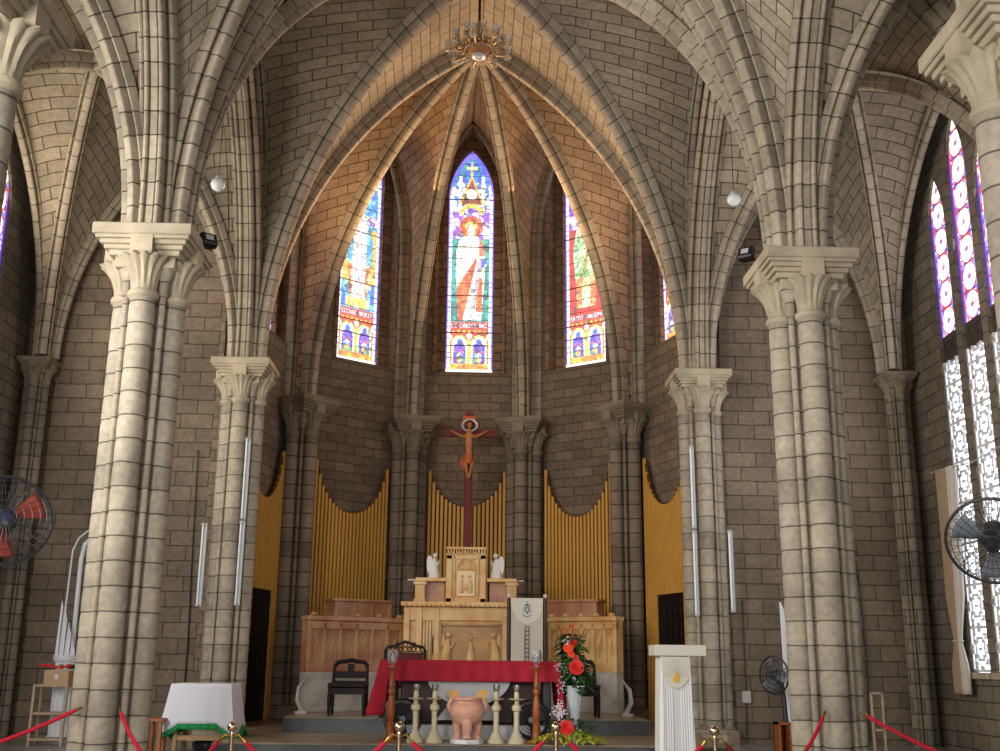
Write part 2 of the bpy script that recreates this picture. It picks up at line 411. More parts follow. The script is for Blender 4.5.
# ---------------------------------------------------------------- piers
def flutes(a, z): return .05*cos(10*a)
def make_pier(label, scale=1.0, z0=0.0, m=DRUM, cm=CAP, group='clustered stone piers', name='clustered_pier'):
    H = ZS; root = empty(name, (0, 0, 0), label, 'pillar', group)
    k = scale; r = .138*k; off = .262*k; zn = H-.78*k
    mb = MB(); mb.box(-.17*k, .17*k, -.17*k, .17*k, z0, H-.1); mb.build('core', m, root)
    for dx, dy in ((0, -1), (-1, 0), (1, 0), (0, 1)):
        prof = []; z = z0+.24; 
        while z < zn-.02:
            z2 = min(z+.255, zn); prof += [(r*.965, z), (r*1.01, z+.02), (r*1.02, (z+z2)/2), (r*1.01, z2-.02)]; z = z2
        prof.append((r*.965, zn))
        sh = MB(); sh.lathe(prof, (dx*off, dy*off, 0), 20, vz=True, caps=False); sh.build('shaft', m, root)
        bl = MB(); bl.lathe([(r*1.0, zn-.03), (r*1.22, zn), (r*1.25, zn+.03*k), (r*1.2, zn+.055*k), (r*1.02, zn+.07*k)], (dx*off, dy*off, 0), 20)
        # fluted bell leaning outwards
        rings = []
        for t in [i/9 for i in range(10)]:
            zz = zn+.07*k+t*.36*k; fl = r*(1.0+.12*t+.85*t**3.2); cx = dx*(off+.03*k*t); cy = dy*(off+.03*k*t); ring = []
            for q in range(56):
                a = 2*PI*q/56; rr = fl*(1+(.02+.10*t)*cos(14*a)); ring.append(Vector((cx+rr*cos(a), cy+rr*sin(a), zz-(.03*k*abs(sin(7*a))*t*t))))
            rings.append(ring)
        rings.append([Vector((cx+(p.x-cx)*.86, cy+(p.y-cy)*.86, zz+.02)) for p in rings[-1]])
        bl.loft(rings, True, False, True)
        # strip that drops from the abacus onto the bell
        w = .12*k
        if dx: bl.box(*(sorted((dx*.2*k, dx*.52*k))), -w, w, H-.36*k, H-.12*k)
        else: bl.box(-w, w, *(sorted((dy*.2*k, dy*.52*k))), H-.36*k, H-.12*k)
        bl.build('capital_bell', cm, root)
    for sx in (-1, 1):
        for sy in (-1, 1):
            f = MB(); f.lathe([(.036*k, z0+.3), (.036*k, zn+.02), (.06*k, zn+.03), (.055*k, zn+.07*k), (.06*k, zn+.2*k), (.13*k, zn+.36*k), (.15*k, zn+.40*k)], (sx*.2*k, sy*.2*k, 0), 10, vz=True)
            f.build('fillet', m, root)
            cn = MB()
            for q, (ou, dz0, dz1) in enumerate(((.51, .17, .12), (.47, .22, .16), (.43, .27, .21), (.39, .33, .26), (.33, .45, .32))):
                a0, a1 = .10*k, ou*k
                xs = sorted((sx*a0, sx*a1)); ys = sorted((sy*a0, sy*a1)); cn.box(xs[0], xs[1], ys[0], ys[1], H-dz0*k, H-dz1*k-.0, bev=.008)
            cn.build('stepped_corner', cm, root)
    ab = MB(); ab.box(-.54*k, .54*k, -.54*k, .54*k, H-.13*k, H, bev=.012); ab.build('abacus', cm, root)
    bs = MB()
    bs.lathe([(.5*k, z0), (.5*k, z0+.08), (.47*k, z0+.12), (.45*k, z0+.16), (.47*k, z0+.19), (.42*k, z0+.24)], seg=8, smooth=False,
             T=Matrix.Rotation(PI/8, 4, 'Z')); bs.build('base', m, root)
    return root
def pt(x, y): return Vector((x, y, 0))
pF = make_pier('front left stone pier nearest the white-clothed table, lit on its left shafts'); pF.location = PF['L']
o = copy_tree(pF); o.location = PF['R']; o['label'] = 'front right stone pier beside the pedestal fan, tall and free standing'
o = copy_tree(pF); o.location = PN['L']; o['label'] = 'nearest left stone pier, only its capital and upper shaft at the top left corner'
o = copy_tree(pF); o.location = PN['R']; o['label'] = 'nearest right stone pier, large capital and shaft at the top right corner'
pC = make_pier('left stone pier of the chancel arch with two white tube lights', .86, ZCRO); pC.location = PC['L']
o = copy_tree(pC); o.location = PC['R']; o['label'] = 'right stone pier of the chancel arch behind the white lectern'

# apse: half a decagon
AR = 3.72; ACY = 16.9
AV = [PC['L'].copy(), pt(-3.08, 19.45), pt(-1.19, 20.95), pt(1.05, 20.95), pt(2.85, 19.6), PC['R'].copy()]
AC_ = pt(-.08, 17.2)
AVW = [p+(p-AC_).normalized()*.38 for p in AV]
AVW[0] = PC['L']+pt(-.22, .12); AVW[5] = PC['R']+pt(.22, .12)
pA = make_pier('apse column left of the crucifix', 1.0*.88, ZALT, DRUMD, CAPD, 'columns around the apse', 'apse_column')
labs = ['apse column between the left door and the left gold slatted panel', 'apse column left of the crucifix', 'apse column right of the crucifix', 'apse column between the right door and the right gold slatted panel']
for i, lb in enumerate(labs):
    o = pA if i == 0 else copy_tree(pA)
    o.location = AV[i+1]; o['label'] = lb; o.rotation_euler.z = -math.radians((-54, -18, 18, 54)[i])
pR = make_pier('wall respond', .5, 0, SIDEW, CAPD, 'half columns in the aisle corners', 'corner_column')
o = pR; o.location = RC['L']; o['label'] = 'slim corner column in the left aisle behind the wall fan'
o = copy_tree(pR); o.location = RC['R']; o['label'] = 'slim corner column in the right aisle beside the tall grille window'
for k_, nm in (('L', 'left'), ('R', 'right')):
    for Q in (RF,):
        o = copy_tree(pR); o.location = Q[k_]; o['label'] = 'slim half column on the %s aisle side wall opposite the front pier' % nm; o['kind'] = 'structure'

BOSS = (PC['L']+PC['R'])/2; ZB = 12.0
mb = MB(); rb = MB(); ZWA = 12.9
def apse_half_wall(P_, mid): return half(P_, mid, ZS, ZWA, .1, 26, 3.7)
for i in range(5):
    a, b = AVW[i], AVW[i+1]; a2, b2 = AV[i], AV[i+1]; mid = (a+b)/2
    for P_, Q_ in ((a, a2), (b, b2)):
        web(mb, apse_half_wall(P_, mid), half(Q_, BOSS, ZS, ZB+.32, .2, 26), 30, 6, .03)
    for P_ in (a, b):
        q = half(P_, mid, ZS, ZWA-.1, .34, 26, 3.7); inn = (AC_-mid).normalized()
        rib(rb, [p+inn*.05 for p in q], PROFN, .7)
for i in (1, 2, 3, 4): rib(rb, half(AV[i], BOSS, ZS, ZB, .26), PROFN, .76)
struct(mb.build('ceiling', stone('apse_vault_stone', S(190, 166, 134), S(168, 144, 114), S(92, 74, 56), .48, .22, .010, stain=.3)))
trim(rb)

# ---------------------------------------------------------------- walls
def wall_T(a, b):
    """frame whose x runs from a to b, y points away from the room (outwards), z up"""
    d = (b-a); L = d.length; d.normalize(); nrm = Vector((-d.y, d.x, 0))
    return Matrix(((d.x, nrm.x, 0, a.x), (d.y, nrm.y, 0, a.y), (0, 0, 1, 0), (0, 0, 0, 1))), L
def lancet(cx, w_, z0, zt, n=10, rise=None):
    """loop of a pointed opening"""
    h = rise or w_*1.15; s = w_/2; A = arc(s, h, n)
    pts = [(cx-s, z0)]+[(cx-s+r, zt-h+z) for r, z in A]+[(cx+s-r, zt-h+z) for r, z in A[::-1]][1:]+[(cx+s, z0)]
    return pts
def wall(name, a, b, z0, z1, th, m, holes=None):
    T, L = wall_T(a, b); mb = MB(); mb.prism([(0, z0), (L, z0), (L, z1), (0, z1)], 0, th, T, holes)
    return struct(mb.build(name, m)), T, L
V = Vector
def pt(x, y): return Vector((x, y, 0))
# stained glass: a fine grid of glass cells, each with its own colour, lit from outside
def glass_mat(name, strength):
    m = bpy.data.materials.new(name); m.use_nodes = True; n = m.node_tree; b = n.nodes['Principled BSDF']
    at = n.nodes.new('ShaderNodeVertexColor'); at.layer_name = 'glass'
    b.inputs['Roughness'].default_value = .3; b.inputs['Emission Strength'].default_value = strength
    n.links.new(at.outputs[0], b.inputs['Base Color']); n.links.new(at.outputs[0], b.inputs['Emission Color'])
    return m
GLASS = glass_mat('stained_glass', 1.7); GLASS2 = glass_mat('medallion_glass', 1.3)
FONT = {'A': '010101111101101', 'C': '011100100100011', 'E': '111100110100111', 'G': '011100101101011', 'H': '101101111101101', 'I': '111010010010111', 'J': '001001001101010', 'L': '100100100100111',
        'M': '101111111101101', 'N': '110101101101101', 'O': '010101101101010', 'P': '110101110100100', 'R': '110101110101101', 'S': '011100010001110', 'T': '111010010010010', 'V': '101101101101010', ' ': '0'*15}
def lin(c): return np.array(S(*c)[:3])
def painter(variant):
    rs = np.random.RandomState({'christ': 3, 'mary': 5, 'joseph': 8, 'plainL': 11, 'plainR': 12}[variant])
    seeds = np.stack([rs.uniform(-.5, .5, 700), rs.uniform(0, 5, 700)], 1); sv = rs.uniform(0, 1, 700)
    def paint(x, y, W=.97, Ht=4.95):
        n = len(x); c = np.zeros((n, 3)); xx = x; ax = abs(x)
        d = np.full(n, 9.); d2 = np.full(n, 9.); idx = np.zeros(n, int)
        for k in range(700):
            q = (x-seeds[k, 0])**2+(y-seeds[k, 1])**2; nw = q < d
            d2 = np.where(nw, d, np.minimum(d2, q)); d = np.where(nw, q, d); idx = np.where(nw, k, idx)
        lead = (np.sqrt(d2)-np.sqrt(d)) < .008; val = sv[idx]
        def P(mask, col, col2=None):
            a = lin(col); b = lin(col2) if col2 else a
            m = mask; t = (val > .5)[:, None]
            c[m] = np.where(t, a, b)[m]
        ci = lambda cx, cy, r, s=1.: ((x-cx)**2+((y-cy)/s)**2) < r*r
        bgc = {'christ': ((40, 170, 160), (25, 120, 125)), 'mary': ((120, 200, 240), (60, 140, 220)), 'joseph': ((220, 30, 30), (180, 15, 25)), 'plainL': ((190, 90, 40), (80, 60, 170)), 'plainR': ((200, 40, 40), (60, 50, 170))}[variant]
        P(x > -9, *bgc)
        # tracery zone above
        P(y > 3.3, (235, 240, 250), (150, 110, 220)); P(y > 3.75, (60, 130, 235), (240, 245, 255)); P(y > 4.3, (30, 70, 220), (15, 130, 220))
        P((y > 4.3) & (val > .82), (20, 150, 130))
        for px_, top in ((.25, 4.45), (-.25, 4.45), (.41, 4.2), (-.41, 4.2)): P((abs(x-px_) < .035) & (y < top) & (y > 3.5), (255, 255, 250))
        P((y > 3.0) & (y < 3.62) & (ax > .16), (150, 80, 210), (235, 215, 255))
        tri = (y > 3.78) & (y < 4.5) & (ax < .27*(4.5-y)/.72); P(tri & (ax > -1), (235, 200, 90)); P((y > 3.78) & (y < 4.4) & (ax < .24*(4.4-y)/.66), (150, 60, 15))
        P(ci(0, 4.03, .12), (255, 255, 255))
        P(ci(0, 3.55, .26) & ~ci(0, 3.52, .19) & (y > 3.55), (250, 225, 80)); P(ci(0, 3.64, .07), (140, 90, 210))
        P((abs(x) < .025) & (y > 4.42) & (y < 4.8), (255, 230, 90)); P((ax < .12) & (abs(y-4.65) < .028), (255, 240, 150))
        # figure
        if variant == 'christ':
            P(ci(0, 3.27, .25), (245, 120, 20), (200, 60, 20)); P(ci(0, 3.27, .13), (255, 235, 120))
            body = (y > 1.15) & (y < 3.15) & (ax < np.interp(y, [1.15, 1.6, 2.2, 2.7, 2.95, 3.1], [.24, .27, .31, .31, .25, .08]))
            P(body, (255, 255, 252), (255, 246, 230))
            P(body & (y < 2.5) & (x < .14-(2.5-y)*.22) & (x > .08-(2.5-y)*.6), (245, 130, 50), (225, 80, 30))
            P(body & (x > .13) & (y < 2.1) & (x < .26) & (y > 1.35), (250, 150, 30), (230, 100, 30)); P(body & (x > .18) & (y > 2.6), (235, 120, 90))
            P(ci(.24, 2.45, .11), (70, 90, 230), (255, 255, 255))
            P(body & (abs(x-.03-(y-1.1)*.12) < .035) & (y < 2.5), (200, 190, 235))
            P(ci(0, 3.2, .085, 1.3), (255, 250, 240)); P((ax < .12) & (ax > .075) & (y > 3.05) & (y < 3.25), (235, 170, 80))
        elif variant == 'mary':
            P(ci(.1, 4.08, .17), (225, 30, 20), (240, 60, 20)); P(ci(0, 3.3, .24), (255, 235, 130), (255, 250, 220))
            P((ax > .25) & (y > 1.6) & (y < 2.9), (250, 190, 70), (255, 225, 120)); P((ax > .3) & (y < 1.7) & (y > 1.15), (60, 110, 230), (90, 190, 230))
            body = (y > 1.25) & (y < 3.2) & (ax < np.interp(y, [1.2, 1.8, 2.3, 2.6, 2.95, 3.2], [.2, .24, .31, .33, .22, .1]))
            P(body, (255, 250, 250), (250, 225, 215)); P(body & (ax > .16) & (y > 2.1), (60, 160, 235), (120, 205, 245)); P(body & (ax > .15) & (y <= 2.1), (200, 110, 60), (240, 200, 150))
            P((y > 3.2) & (y < 3.75) & (x > -.1), (50, 140, 235), (120, 200, 245))
            P(ci(0, 3.2, .085, 1.3), (255, 245, 230)); P((y > 1.15) & (y < 1.35) & (ax < .28), (255, 245, 170), (230, 200, 90))
        elif variant == 'joseph':
            P(ci(0, 3.3, .22), (255, 240, 150)); P((x < .05) & (y > 3.3) & (y < 3.75), (110, 40, 190), (160, 90, 220))
            body = (y > 1.25) & (y < 3.2) & (ax < np.interp(y, [1.2, 1.8, 2.3, 2.6, 2.95, 3.2], [.22, .24, .29, .3, .22, .1]))
            P(body, (250, 240, 200), (225, 215, 150)); P(body & (y > 1.9) & (x < .1), (120, 190, 120), (225, 240, 190)); P(body & (x > .12) & (y > 2.3), (110, 190, 225), (210, 235, 245))
            P(body & (abs(x+.05-(y-2)*.2) < .03), (170, 140, 40)); P(body & (y < 1.9) & (ax > .1), (215, 120, 60), (240, 180, 110)); P(ci(0, 3.2, .085, 1.3), (255, 240, 225))
        else:
            for k in range(5): P(ci(0, 1.5+k*.55, .2, 1.15), (255, 250, 240), (240, 190, 90)); 
        # lettering
        txt = {'christ': 'LE CHRIST ROI', 'mary': 'VIERGE MARIE', 'joseph': 'SAINT JOSEPH'}.get(variant, '')
        P((y > .84) & (y < 1.13), (205, 55, 15), (225, 80, 20)); P((y > .99) & (y < 1.1), (150, 30, 60))
        for k, ch in enumerate(txt):
            cw = .76/len(txt); x0 = -.38+k*cw
            gx = ((x-x0)/(cw*.8)*3).astype(int); gy = ((1.09-y)/.09*5).astype(int)
            ok = (x >= x0) & (x < x0+cw*.8) & (y < 1.09) & (y > 1.0); bits = np.array([b == '1' for b in FONT[ch]])
            on = ok & bits[np.clip(gy, 0, 4)*3+np.clip(gx, 0, 2)]; c[on] = lin((255, 240, 245))
        for k in range(7): P(ci(-.33+k*.11, .915, .028), (255, 200, 60))
        # two small niches
        P((y < .84) & (y > .22), (205, 60, 15))
        for s in (-.2, .2):
            P(((ax < 9) & (abs(x-s) < .18) & (y > .22) & (y < .62)) | ci(s, .62, .18, 1.2), (255, 235, 120), (255, 225, 90)); P(((abs(x-s) < .15) & (y > .22) & (y < .62)) | ci(s, .62, .15, 1.2), (255, 255, 250), (235, 240, 255))
            P((abs(x-s) < .13) & (y > .22) & (y < .55), (70, 60, 210), (100, 140, 230)); P(ci(s, .55, .12), (60, 50, 200), (130, 80, 210)); P(ci(s, .7, .055), (60, 100, 230))
            P((abs(x-s) < .13) & (y > .22) & (y < .33) , (40, 160, 110), (90, 50, 170)); P(ci(s, .3, .06), (255, 180, 110), (250, 190, 120)); P((y > .38) & (y < .46) & (abs(x-s) < (.46-y)), (255, 255, 255))
            P(ci(s+.07, .47, .03) | ci(s-.07, .47, .03), (235, 90, 110))
        P((ax < .02) & (y > .22) & (y < .75), (255, 215, 70)); P(ci(0, .82, .06), (255, 255, 245)); P(ci(.42, .78, .07) | ci(-.42, .78, .07), (255, 250, 240))
        P((y < .22), (235, 130, 20), (250, 180, 50))
        c[lead] *= .25
        # border of white panes in blue
        hw = W/2; top = Ht-W*1.15
        A = arc(hw, W*1.15, 30); ys = [0, top]+[top+z for r, z in A[1:]]; wd = [hw, hw]+[hw-r for r, z in A[1:]]
        edge = np.interp(y, ys, wd)-ax
        bd = (edge < .085) & (y < 4.2); P(bd, (255, 255, 255), (250, 250, 255)); P(bd & ((y*9 % 1) < .18), (90, 60, 190)); P((edge < .022), (60, 70, 225), (110, 80, 220)); P(y < .09, (255, 250, 240))
        c = c*.86+.09
        bars = ((y-.05) % .275) < .017; c[bars & (y > .08)] *= .12
        return c
    return paint
def medallion_paint(x, y, W=.52, Ht=3.2):
    c = np.zeros((len(x), 3)); c[:] = lin((150, 145, 228)); rs = np.random.RandomState(4); q = (np.floor(x*22)*7+np.floor(y*22)*13)
    v = np.abs(np.sin(q*12.9898))*43758.5 % 1
    c[v < .2] = lin((80, 80, 205)); c[v > .8] = lin((205, 80, 90)); c[(v > .5) & (v < .62)] = lin((230, 220, 240))
    per = .43; yy = (y % per)/per-.5
    ov = (x/(W*.38))**2+(yy/.46)**2; c[ov < 1.18] = lin((200, 50, 60)); c[ov < 1] = lin((255, 253, 250)); c[(ov < .06)] = lin((180, 120, 160))
    c[(abs(yy) > .485) | (abs(yy) < .012)] *= .12; c[(abs(x) < .006)] *= .4
    c[abs(x) > W/2-.03] = lin((205, 60, 60)); c[abs(x) > W/2-.013] = lin((60, 60, 160))
    return c
def glass_pane(name, T, cx, w_, z0, zt, yd, nx, ny, paint, m, parent, rise=None):
    h = rise or w_*1.15; A = arc(w_/2, h, 30); top = zt-h
    ys = [z0-1, top]+[top+z for r, z in A[1:]]; wd = [w_/2, w_/2]+[w_/2-r for r, z in A[1:]]
    xs = np.linspace(-w_/2, w_/2, nx+1); zs = np.linspace(z0, zt, ny+1)
    # columns follow the outline: x scaled by local width above the springing, pattern kept in true x
    Vv = []
    for z in zs:
        hw = np.interp(z, ys, wd)
        for x in xs:
            Vv.append(T @ Vector((cx+max(-hw, min(hw, x)), yd, z)))
    F = []; cxs = []; czs = []
    for j in range(ny):
        zc = (zs[j]+zs[j+1])/2; hw = np.interp(zc, ys, wd)
        for i in range(nx):
            xc = (xs[i]+xs[i+1])/2
            if abs(xc) > hw+w_/nx: continue
            a = j*(nx+1)+i; F.append((a, a+1, a+nx+2, a+nx+1)); cxs.append(xc); czs.append(zc-z0)
    col = paint(np.array(cxs), np.array(czs))
    me = bpy.data.meshes.new(name); me.from_pydata(Vv, [], F); me.materials.append(m)
    ca = me.color_attributes.new('glass', 'FLOAT_COLOR', 'CORNER')
    ca.data.foreach_set('color', np.repeat(np.concatenate([col, np.ones((len(col), 1))], 1), 4, axis=0).ravel().astype(np.float32))
    o = bpy.data.objects.new(name, me); COL.objects.link(o); o.parent = parent; return o

win_no = [0]
LEAD = mat('lead', S(40, 36, 34), .5, .6)
def window_root(label):
    win_no[0] += 1; o = bpy.data.objects.new('window_%d' % win_no[0], None); COL.objects.link(o); o['kind'] = 'structure'; o['label'] = label; return o

# apse walls and windows
APW = dict(zip(range(5), ('plainL', 'mary', 'christ', 'joseph', 'plainR')))
LBL = {'plainL': 'narrow stained glass window beyond the left pier', 'mary': 'stained glass window with a figure in a pale blue mantle', 'christ': 'central stained glass window with a white-robed haloed figure',
       'joseph': 'stained glass window with a figure in green on a red ground', 'plainR': 'narrow stained glass window beyond the right pier'}
SPLAY = stone('jamb_stone', S(150, 122, 96), S(124, 98, 78), S(70, 54, 42), .42, .2, .01, stain=.3)
for i in range(5):
    nm = ('wall_apse_left', 'wall_apse_back_left', 'wall_apse_back', 'wall_apse_back_right', 'wall_apse_right')[i]
    a, b = AVW[i], AVW[i+1]; L = (b-a).length
    WT, Wz0 = 12.4, 7.36
    cx = L/2+{0: .6, 1: .28, 3: -.08, 4: -.38}.get(i, 0)
    hole = lancet(cx, 1.36, 7.26, 12.72, 12, 1.5); inner = lancet(cx, .97, Wz0, WT, 16)
    o, T, L = wall(nm, a, b, 0, 13.3, .28, APSEW, [hole])
    root = window_root(LBL[APW[i]])
    f = MB(); f.prism(lancet(cx, 1.5, 7.1, 12.85, 12, 1.6), .28, .44, T, [inner]); f.build('window_frame', SPLAY, root)
    # rolled moulding round the opening
    hp = [T @ Vector((x, -.0, z)) for x, z in lancet(cx, 1.42, 7.26, 12.78, 14, 1.55)]
    f = MB(); f.tube(hp, .045, 8); f.build('hood_moulding', SPLAY, root)
    big = APW[i] in ('mary', 'christ', 'joseph')
    glass_pane('pane', T, cx, .99, Wz0-.01, WT+.01, .38, 84 if big else 44, 400 if big else 200, painter(APW[i]), GLASS, root)

# back walls of the aisles, outer side walls
wall('wall_aisle_back_left', pt(-WX-.3, 17.2), pt(-3.8, 17.2), 0, 10.6, .4, WALL)
wall('wall_aisle_back_right', pt(3.9, 17.35), pt(WX+.3, 17.35), 0, 10.6, .4, WALL)
# side walls with triple lancets; x of the wall frame runs far -> near on the right, near -> far on the left
LN = [(15.60, .60, 9.1), (14.80, .62, 9.75), (14.0, .60, 9.1)]
ZG0, ZG1, ZD1 = 1.5, 6.1, 6.5
YN = 5.0
LATT = mat('white_lattice', S(215, 215, 215), .7); DPAN = mat('dark_tracery', S(70, 60, 54), .8)
SKYP = mat('frosted_daylight_pane', (.86, .9, 1, 1), .4, emis=2.4)
def lattice(mb, T, cx, w_, z0, z1, y0, y1):
    n = 12; c = w_/n; rows = int((z1-z0)/c)
    c2 = (z1-z0)/rows
    pat = ["111111111111", "100001100001", "101100001101", "101011110101", "100110011001", "110100001011", "010101101010", "110100001011", "100110011001", "101011110101", "101100001101", "100001100001"]
    for r in range(rows):
        row = pat[r % 12]; k = 0
        while k < n:
            if row[k] == '1':
                e = k
                while e < n and row[e] == '1': e += 1
                g = .16*c if e-k == 1 else 0
                mb.box(cx-w_/2+k*c+g, cx-w_/2+e*c-g, y0, y1, z0+r*c2+c2*.12, z0+(r+1)*c2-c2*.12, T)
                if 1:
                    for q in range(k, e):
                        if pat[(r+1) % 12][q] == '1': mb.box(cx-w_/2+q*c+c*.2, cx-w_/2+(q+1)*c-c*.2, y0, y1, z0+r*c2+c2*.8, z0+(r+1)*c2+c2*.2, T)
                k = e
            else: k += 1
for s, a, b in (('right', pt(WX, 17.3), pt(WX, YN)), ('left', pt(-WX, YN), pt(-WX, 17.3))):
    X = (lambda y: 17.3-y) if s == 'right' else (lambda y: y-YN)
    hs = [lancet(X(y), w_, ZG0, zt, 10, w_*1.5) for y, w_, zt in LN]
    o, T, L = wall('wall_aisle_'+s, a, b, 0, 10.8, .3, SIDEW, hs)
    for (y, w_, zt), nm in zip(LN, ('farthest', 'middle tallest', 'nearest')):
        root = window_root('%s lancet of the %s aisle window, medallion glass over a lattice grille' % (nm, s))
        x = X(y)
        glass_pane('pane', T, x, w_, ZD1, zt, .05, 44, 220, medallion_paint, GLASS2, root, w_*1.5)
        m_ = MB(); m_.box(x-w_/2, x+w_/2, .12, .14, ZG0, ZG1, T); m_.build('frosted_pane', SKYP, root)
        m_ = MB(); lattice(m_, T, x, w_, ZG0, ZG1, .03, .06); m_.build('lattice_grille', LATT, root, merge=False)
        m_ = MB(); m_.box(x-w_/2, x+w_/2, .06, .12, ZG1, ZD1, T)
        for q in range(4): m_.tube([T @ Vector((x+.14*cos(2*PI*k/14)*(1 if q % 2 else .6)+(.1 if q > 1 else -.1), .05, ZG1+.1+.13*(q % 2)+.14*sin(2*PI*k/14)*.6)) for k in range(15)], .012, 6)
        m_.build('tracery_panel', DPAN, root)
        m_ = MB(); m_.box(x-w_/2-.04, x+w_/2+.04, -.07, .3, ZG0-.09, ZG0, T, .01); m_.build('window_sill', CAP, root)

# floors
MARB = mat('pale_floor_marble', S(150, 146, 136), .25, noise=.15, nscale=2)
DARKM = mat('dark_step_marble', S(72, 74, 74), .3, noise=.35, nscale=9)
TANM = mat('tan_platform_marble', S(142, 124, 100), .3, noise=.25, nscale=3)
def slab(name, x0, x1, y0, y1, z0, z1, m, bev=.015):
    q = MB(); q.box(x0, x1, y0, y1, z0, z1, None, bev); return struct(q.build(name, m))
slab('floor', -7.7, 7.7, -12, 17.6, -.2, 0, MARB, 0)
slab('floor_crossing', -3.1, 3.1, 10.9, 17.4, 0, .4, MARB)
slab('floor_crossing_left', -7.2, -3.1, 13.0, 17.3, 0, .4, MARB); slab('floor_crossing_right', 3.1, 7.2, 13.0, 17.3, 0, .4, MARB)
slab('trim_step_front', -3.1, 3.1, 10.55, 10.9, 0, .2, DARKM)
slab('trim_altar_step_riser', -3.1, 3.3, 13.94, 13.998, .4, .58, DARKM, .004); slab('floor_altar', -3.1, 3.3, 14.0, 16.9, .405, .6, TANM, .006)
# apse floor at two levels
q = MB(); P_ = [(p.x*1.0, p.y) for p in AVW]
def poly_slab(name, pts, z0, z1, m):
    q = MB(); n = len(pts)
    q.quad([(x, y, z1) for x, y in pts]); q.quad([(x, y, z0) for x, y in pts][::-1])
    for i in range(n):
        a, b = pts[i], pts[(i+1) % n]; q.quad([(a[0], a[1], z0), (b[0], b[1], z0), (b[0], b[1], z1), (a[0], a[1], z1)])
    return struct(q.build(name, m))
poly_slab('floor_apse', [(-4.0, 16.9)]+[(p.x*1.05, p.y+.2) for p in AVW[1:5]]+[(4.1, 16.9)], .3, .6, TANM)
poly_slab('floor_retable', [(-2.55, 15.95), (-2.75, 19.4), (-1.2, 21.3), (1.05, 21.3), (2.6, 19.6), (2.6, 15.95)], .6, .8, TANM)
slab('trim_retable_step_riser', -2.56, 2.61, 15.9, 15.95, .6, .79, DARKM, .003)

# ================================================================ FURNITURE
def Tz(x, y, z=0, a=0, sc=1): return Matrix.Translation((x, y, z)) @ Matrix.Rotation(a, 4, 'Z') @ Matrix.Scale(sc, 4)
GOLD = mat('gold_slat', S(212, 158, 70), .6, noise=.12, nscale=2, bump=.1, bscale=6)
BACKB = mat('dark_backing', S(92, 58, 26), .8)
BLACK = mat('black_paint', S(22, 20, 20), .4); BLACKW = mat('black_wood', S(24, 19, 17), .6, spec=.3)
YMARB = mat('yellow_marble', S(214, 182, 124), .4, noise=.2, nscale=3.2, col2=S(196, 142, 78))
RMARB = mat('reddish_marble', S(188, 146, 102), .35, nscale=2.6, col2=S(160, 98, 68))
WMARB = mat('white_marble', S(196, 190, 182), .35, nscale=3, col2=S(158, 150, 140))
YMD = mat('yellow_marble_recess', S(184, 142, 84), .4, nscale=2.5, col2=S(150, 104, 58))

# gold slatted panels with a round cut-out at the top
def slat_panel(a, b, label, z0, u0, u1, door=None, dip=4.25, pitch=.078):
    """stands in front of the wall from a to b, between fractions u0,u1"""
    T, L = wall_T(a, b); root = empty('slatted_panel', tuple(T @ Vector((L*(u0+u1)/2, -.16, z0))), label, 'panel', 'gold slatted panels around the apse')
    root.rotation_euler.z = math.atan2(T[1][0], T[0][0]); Ti = Matrix.Identity(4)
    W = L*(u1-u0); ze, zm = 5.34-z0, dip-z0
    def top(x):
        t = min(1, abs(x)/(W/2*.93)); v = zm+(ze-zm)*(1-math.sqrt(max(0, 1-t*t)))
        return v if abs(x) < W/2*.93 else ze-.5*(abs(x)-W/2*.93)/(W/2*.07+1e-6)
    N = 40; tp = [(-W/2+W*k/N, top(-W/2+W*k/N)-.015) for k in range(N+1)]
    bk = MB()
    if door:
        d0, d1, dz = door
        bk.prism([(-W/2, 0), *tp, (W/2, 0), (d1, 0), (d1, dz-z0), (d0, dz-z0), (d0, 0)], .04, .08)
    else: bk.prism([(-W/2, 0), *tp, (W/2, 0)], .04, .08)
    bk.build('backing', BACKB, root)
    sl = MB(); n = int(W/pitch); p = W/n
    for k in range(n):
        x = -W/2+(k+.5)*p; zb = 0
        if door and door[0] < x < door[1]: zb = door[2]-z0
        z1 = top(x); w_ = p*.31
        sl.prism([(x-w_, zb), (x-w_, z1), (x+w_, z1), (x+w_, zb)], 0, .04)
    sl.build('slats', GOLD, root, merge=False)
    ed = MB(); ed.tube([(x, .02, z+.02) for x, z in tp if abs(x) < W/2*.94], .014, 6); ed.build('edge_band', BACKB, root)
    return root
slat_panel(AVW[2], AVW[3], 'gold slatted panel behind the crucifix', .8, .19, .82, dip=4.5)
slat_panel(AVW[1], AVW[2], 'gold slatted panel left of the altarpiece above the carved wing', .8, .2, .82)
slat_panel(AVW[3], AVW[4], 'gold slatted panel right of the altarpiece above the carved wing', .8, .19, .8)
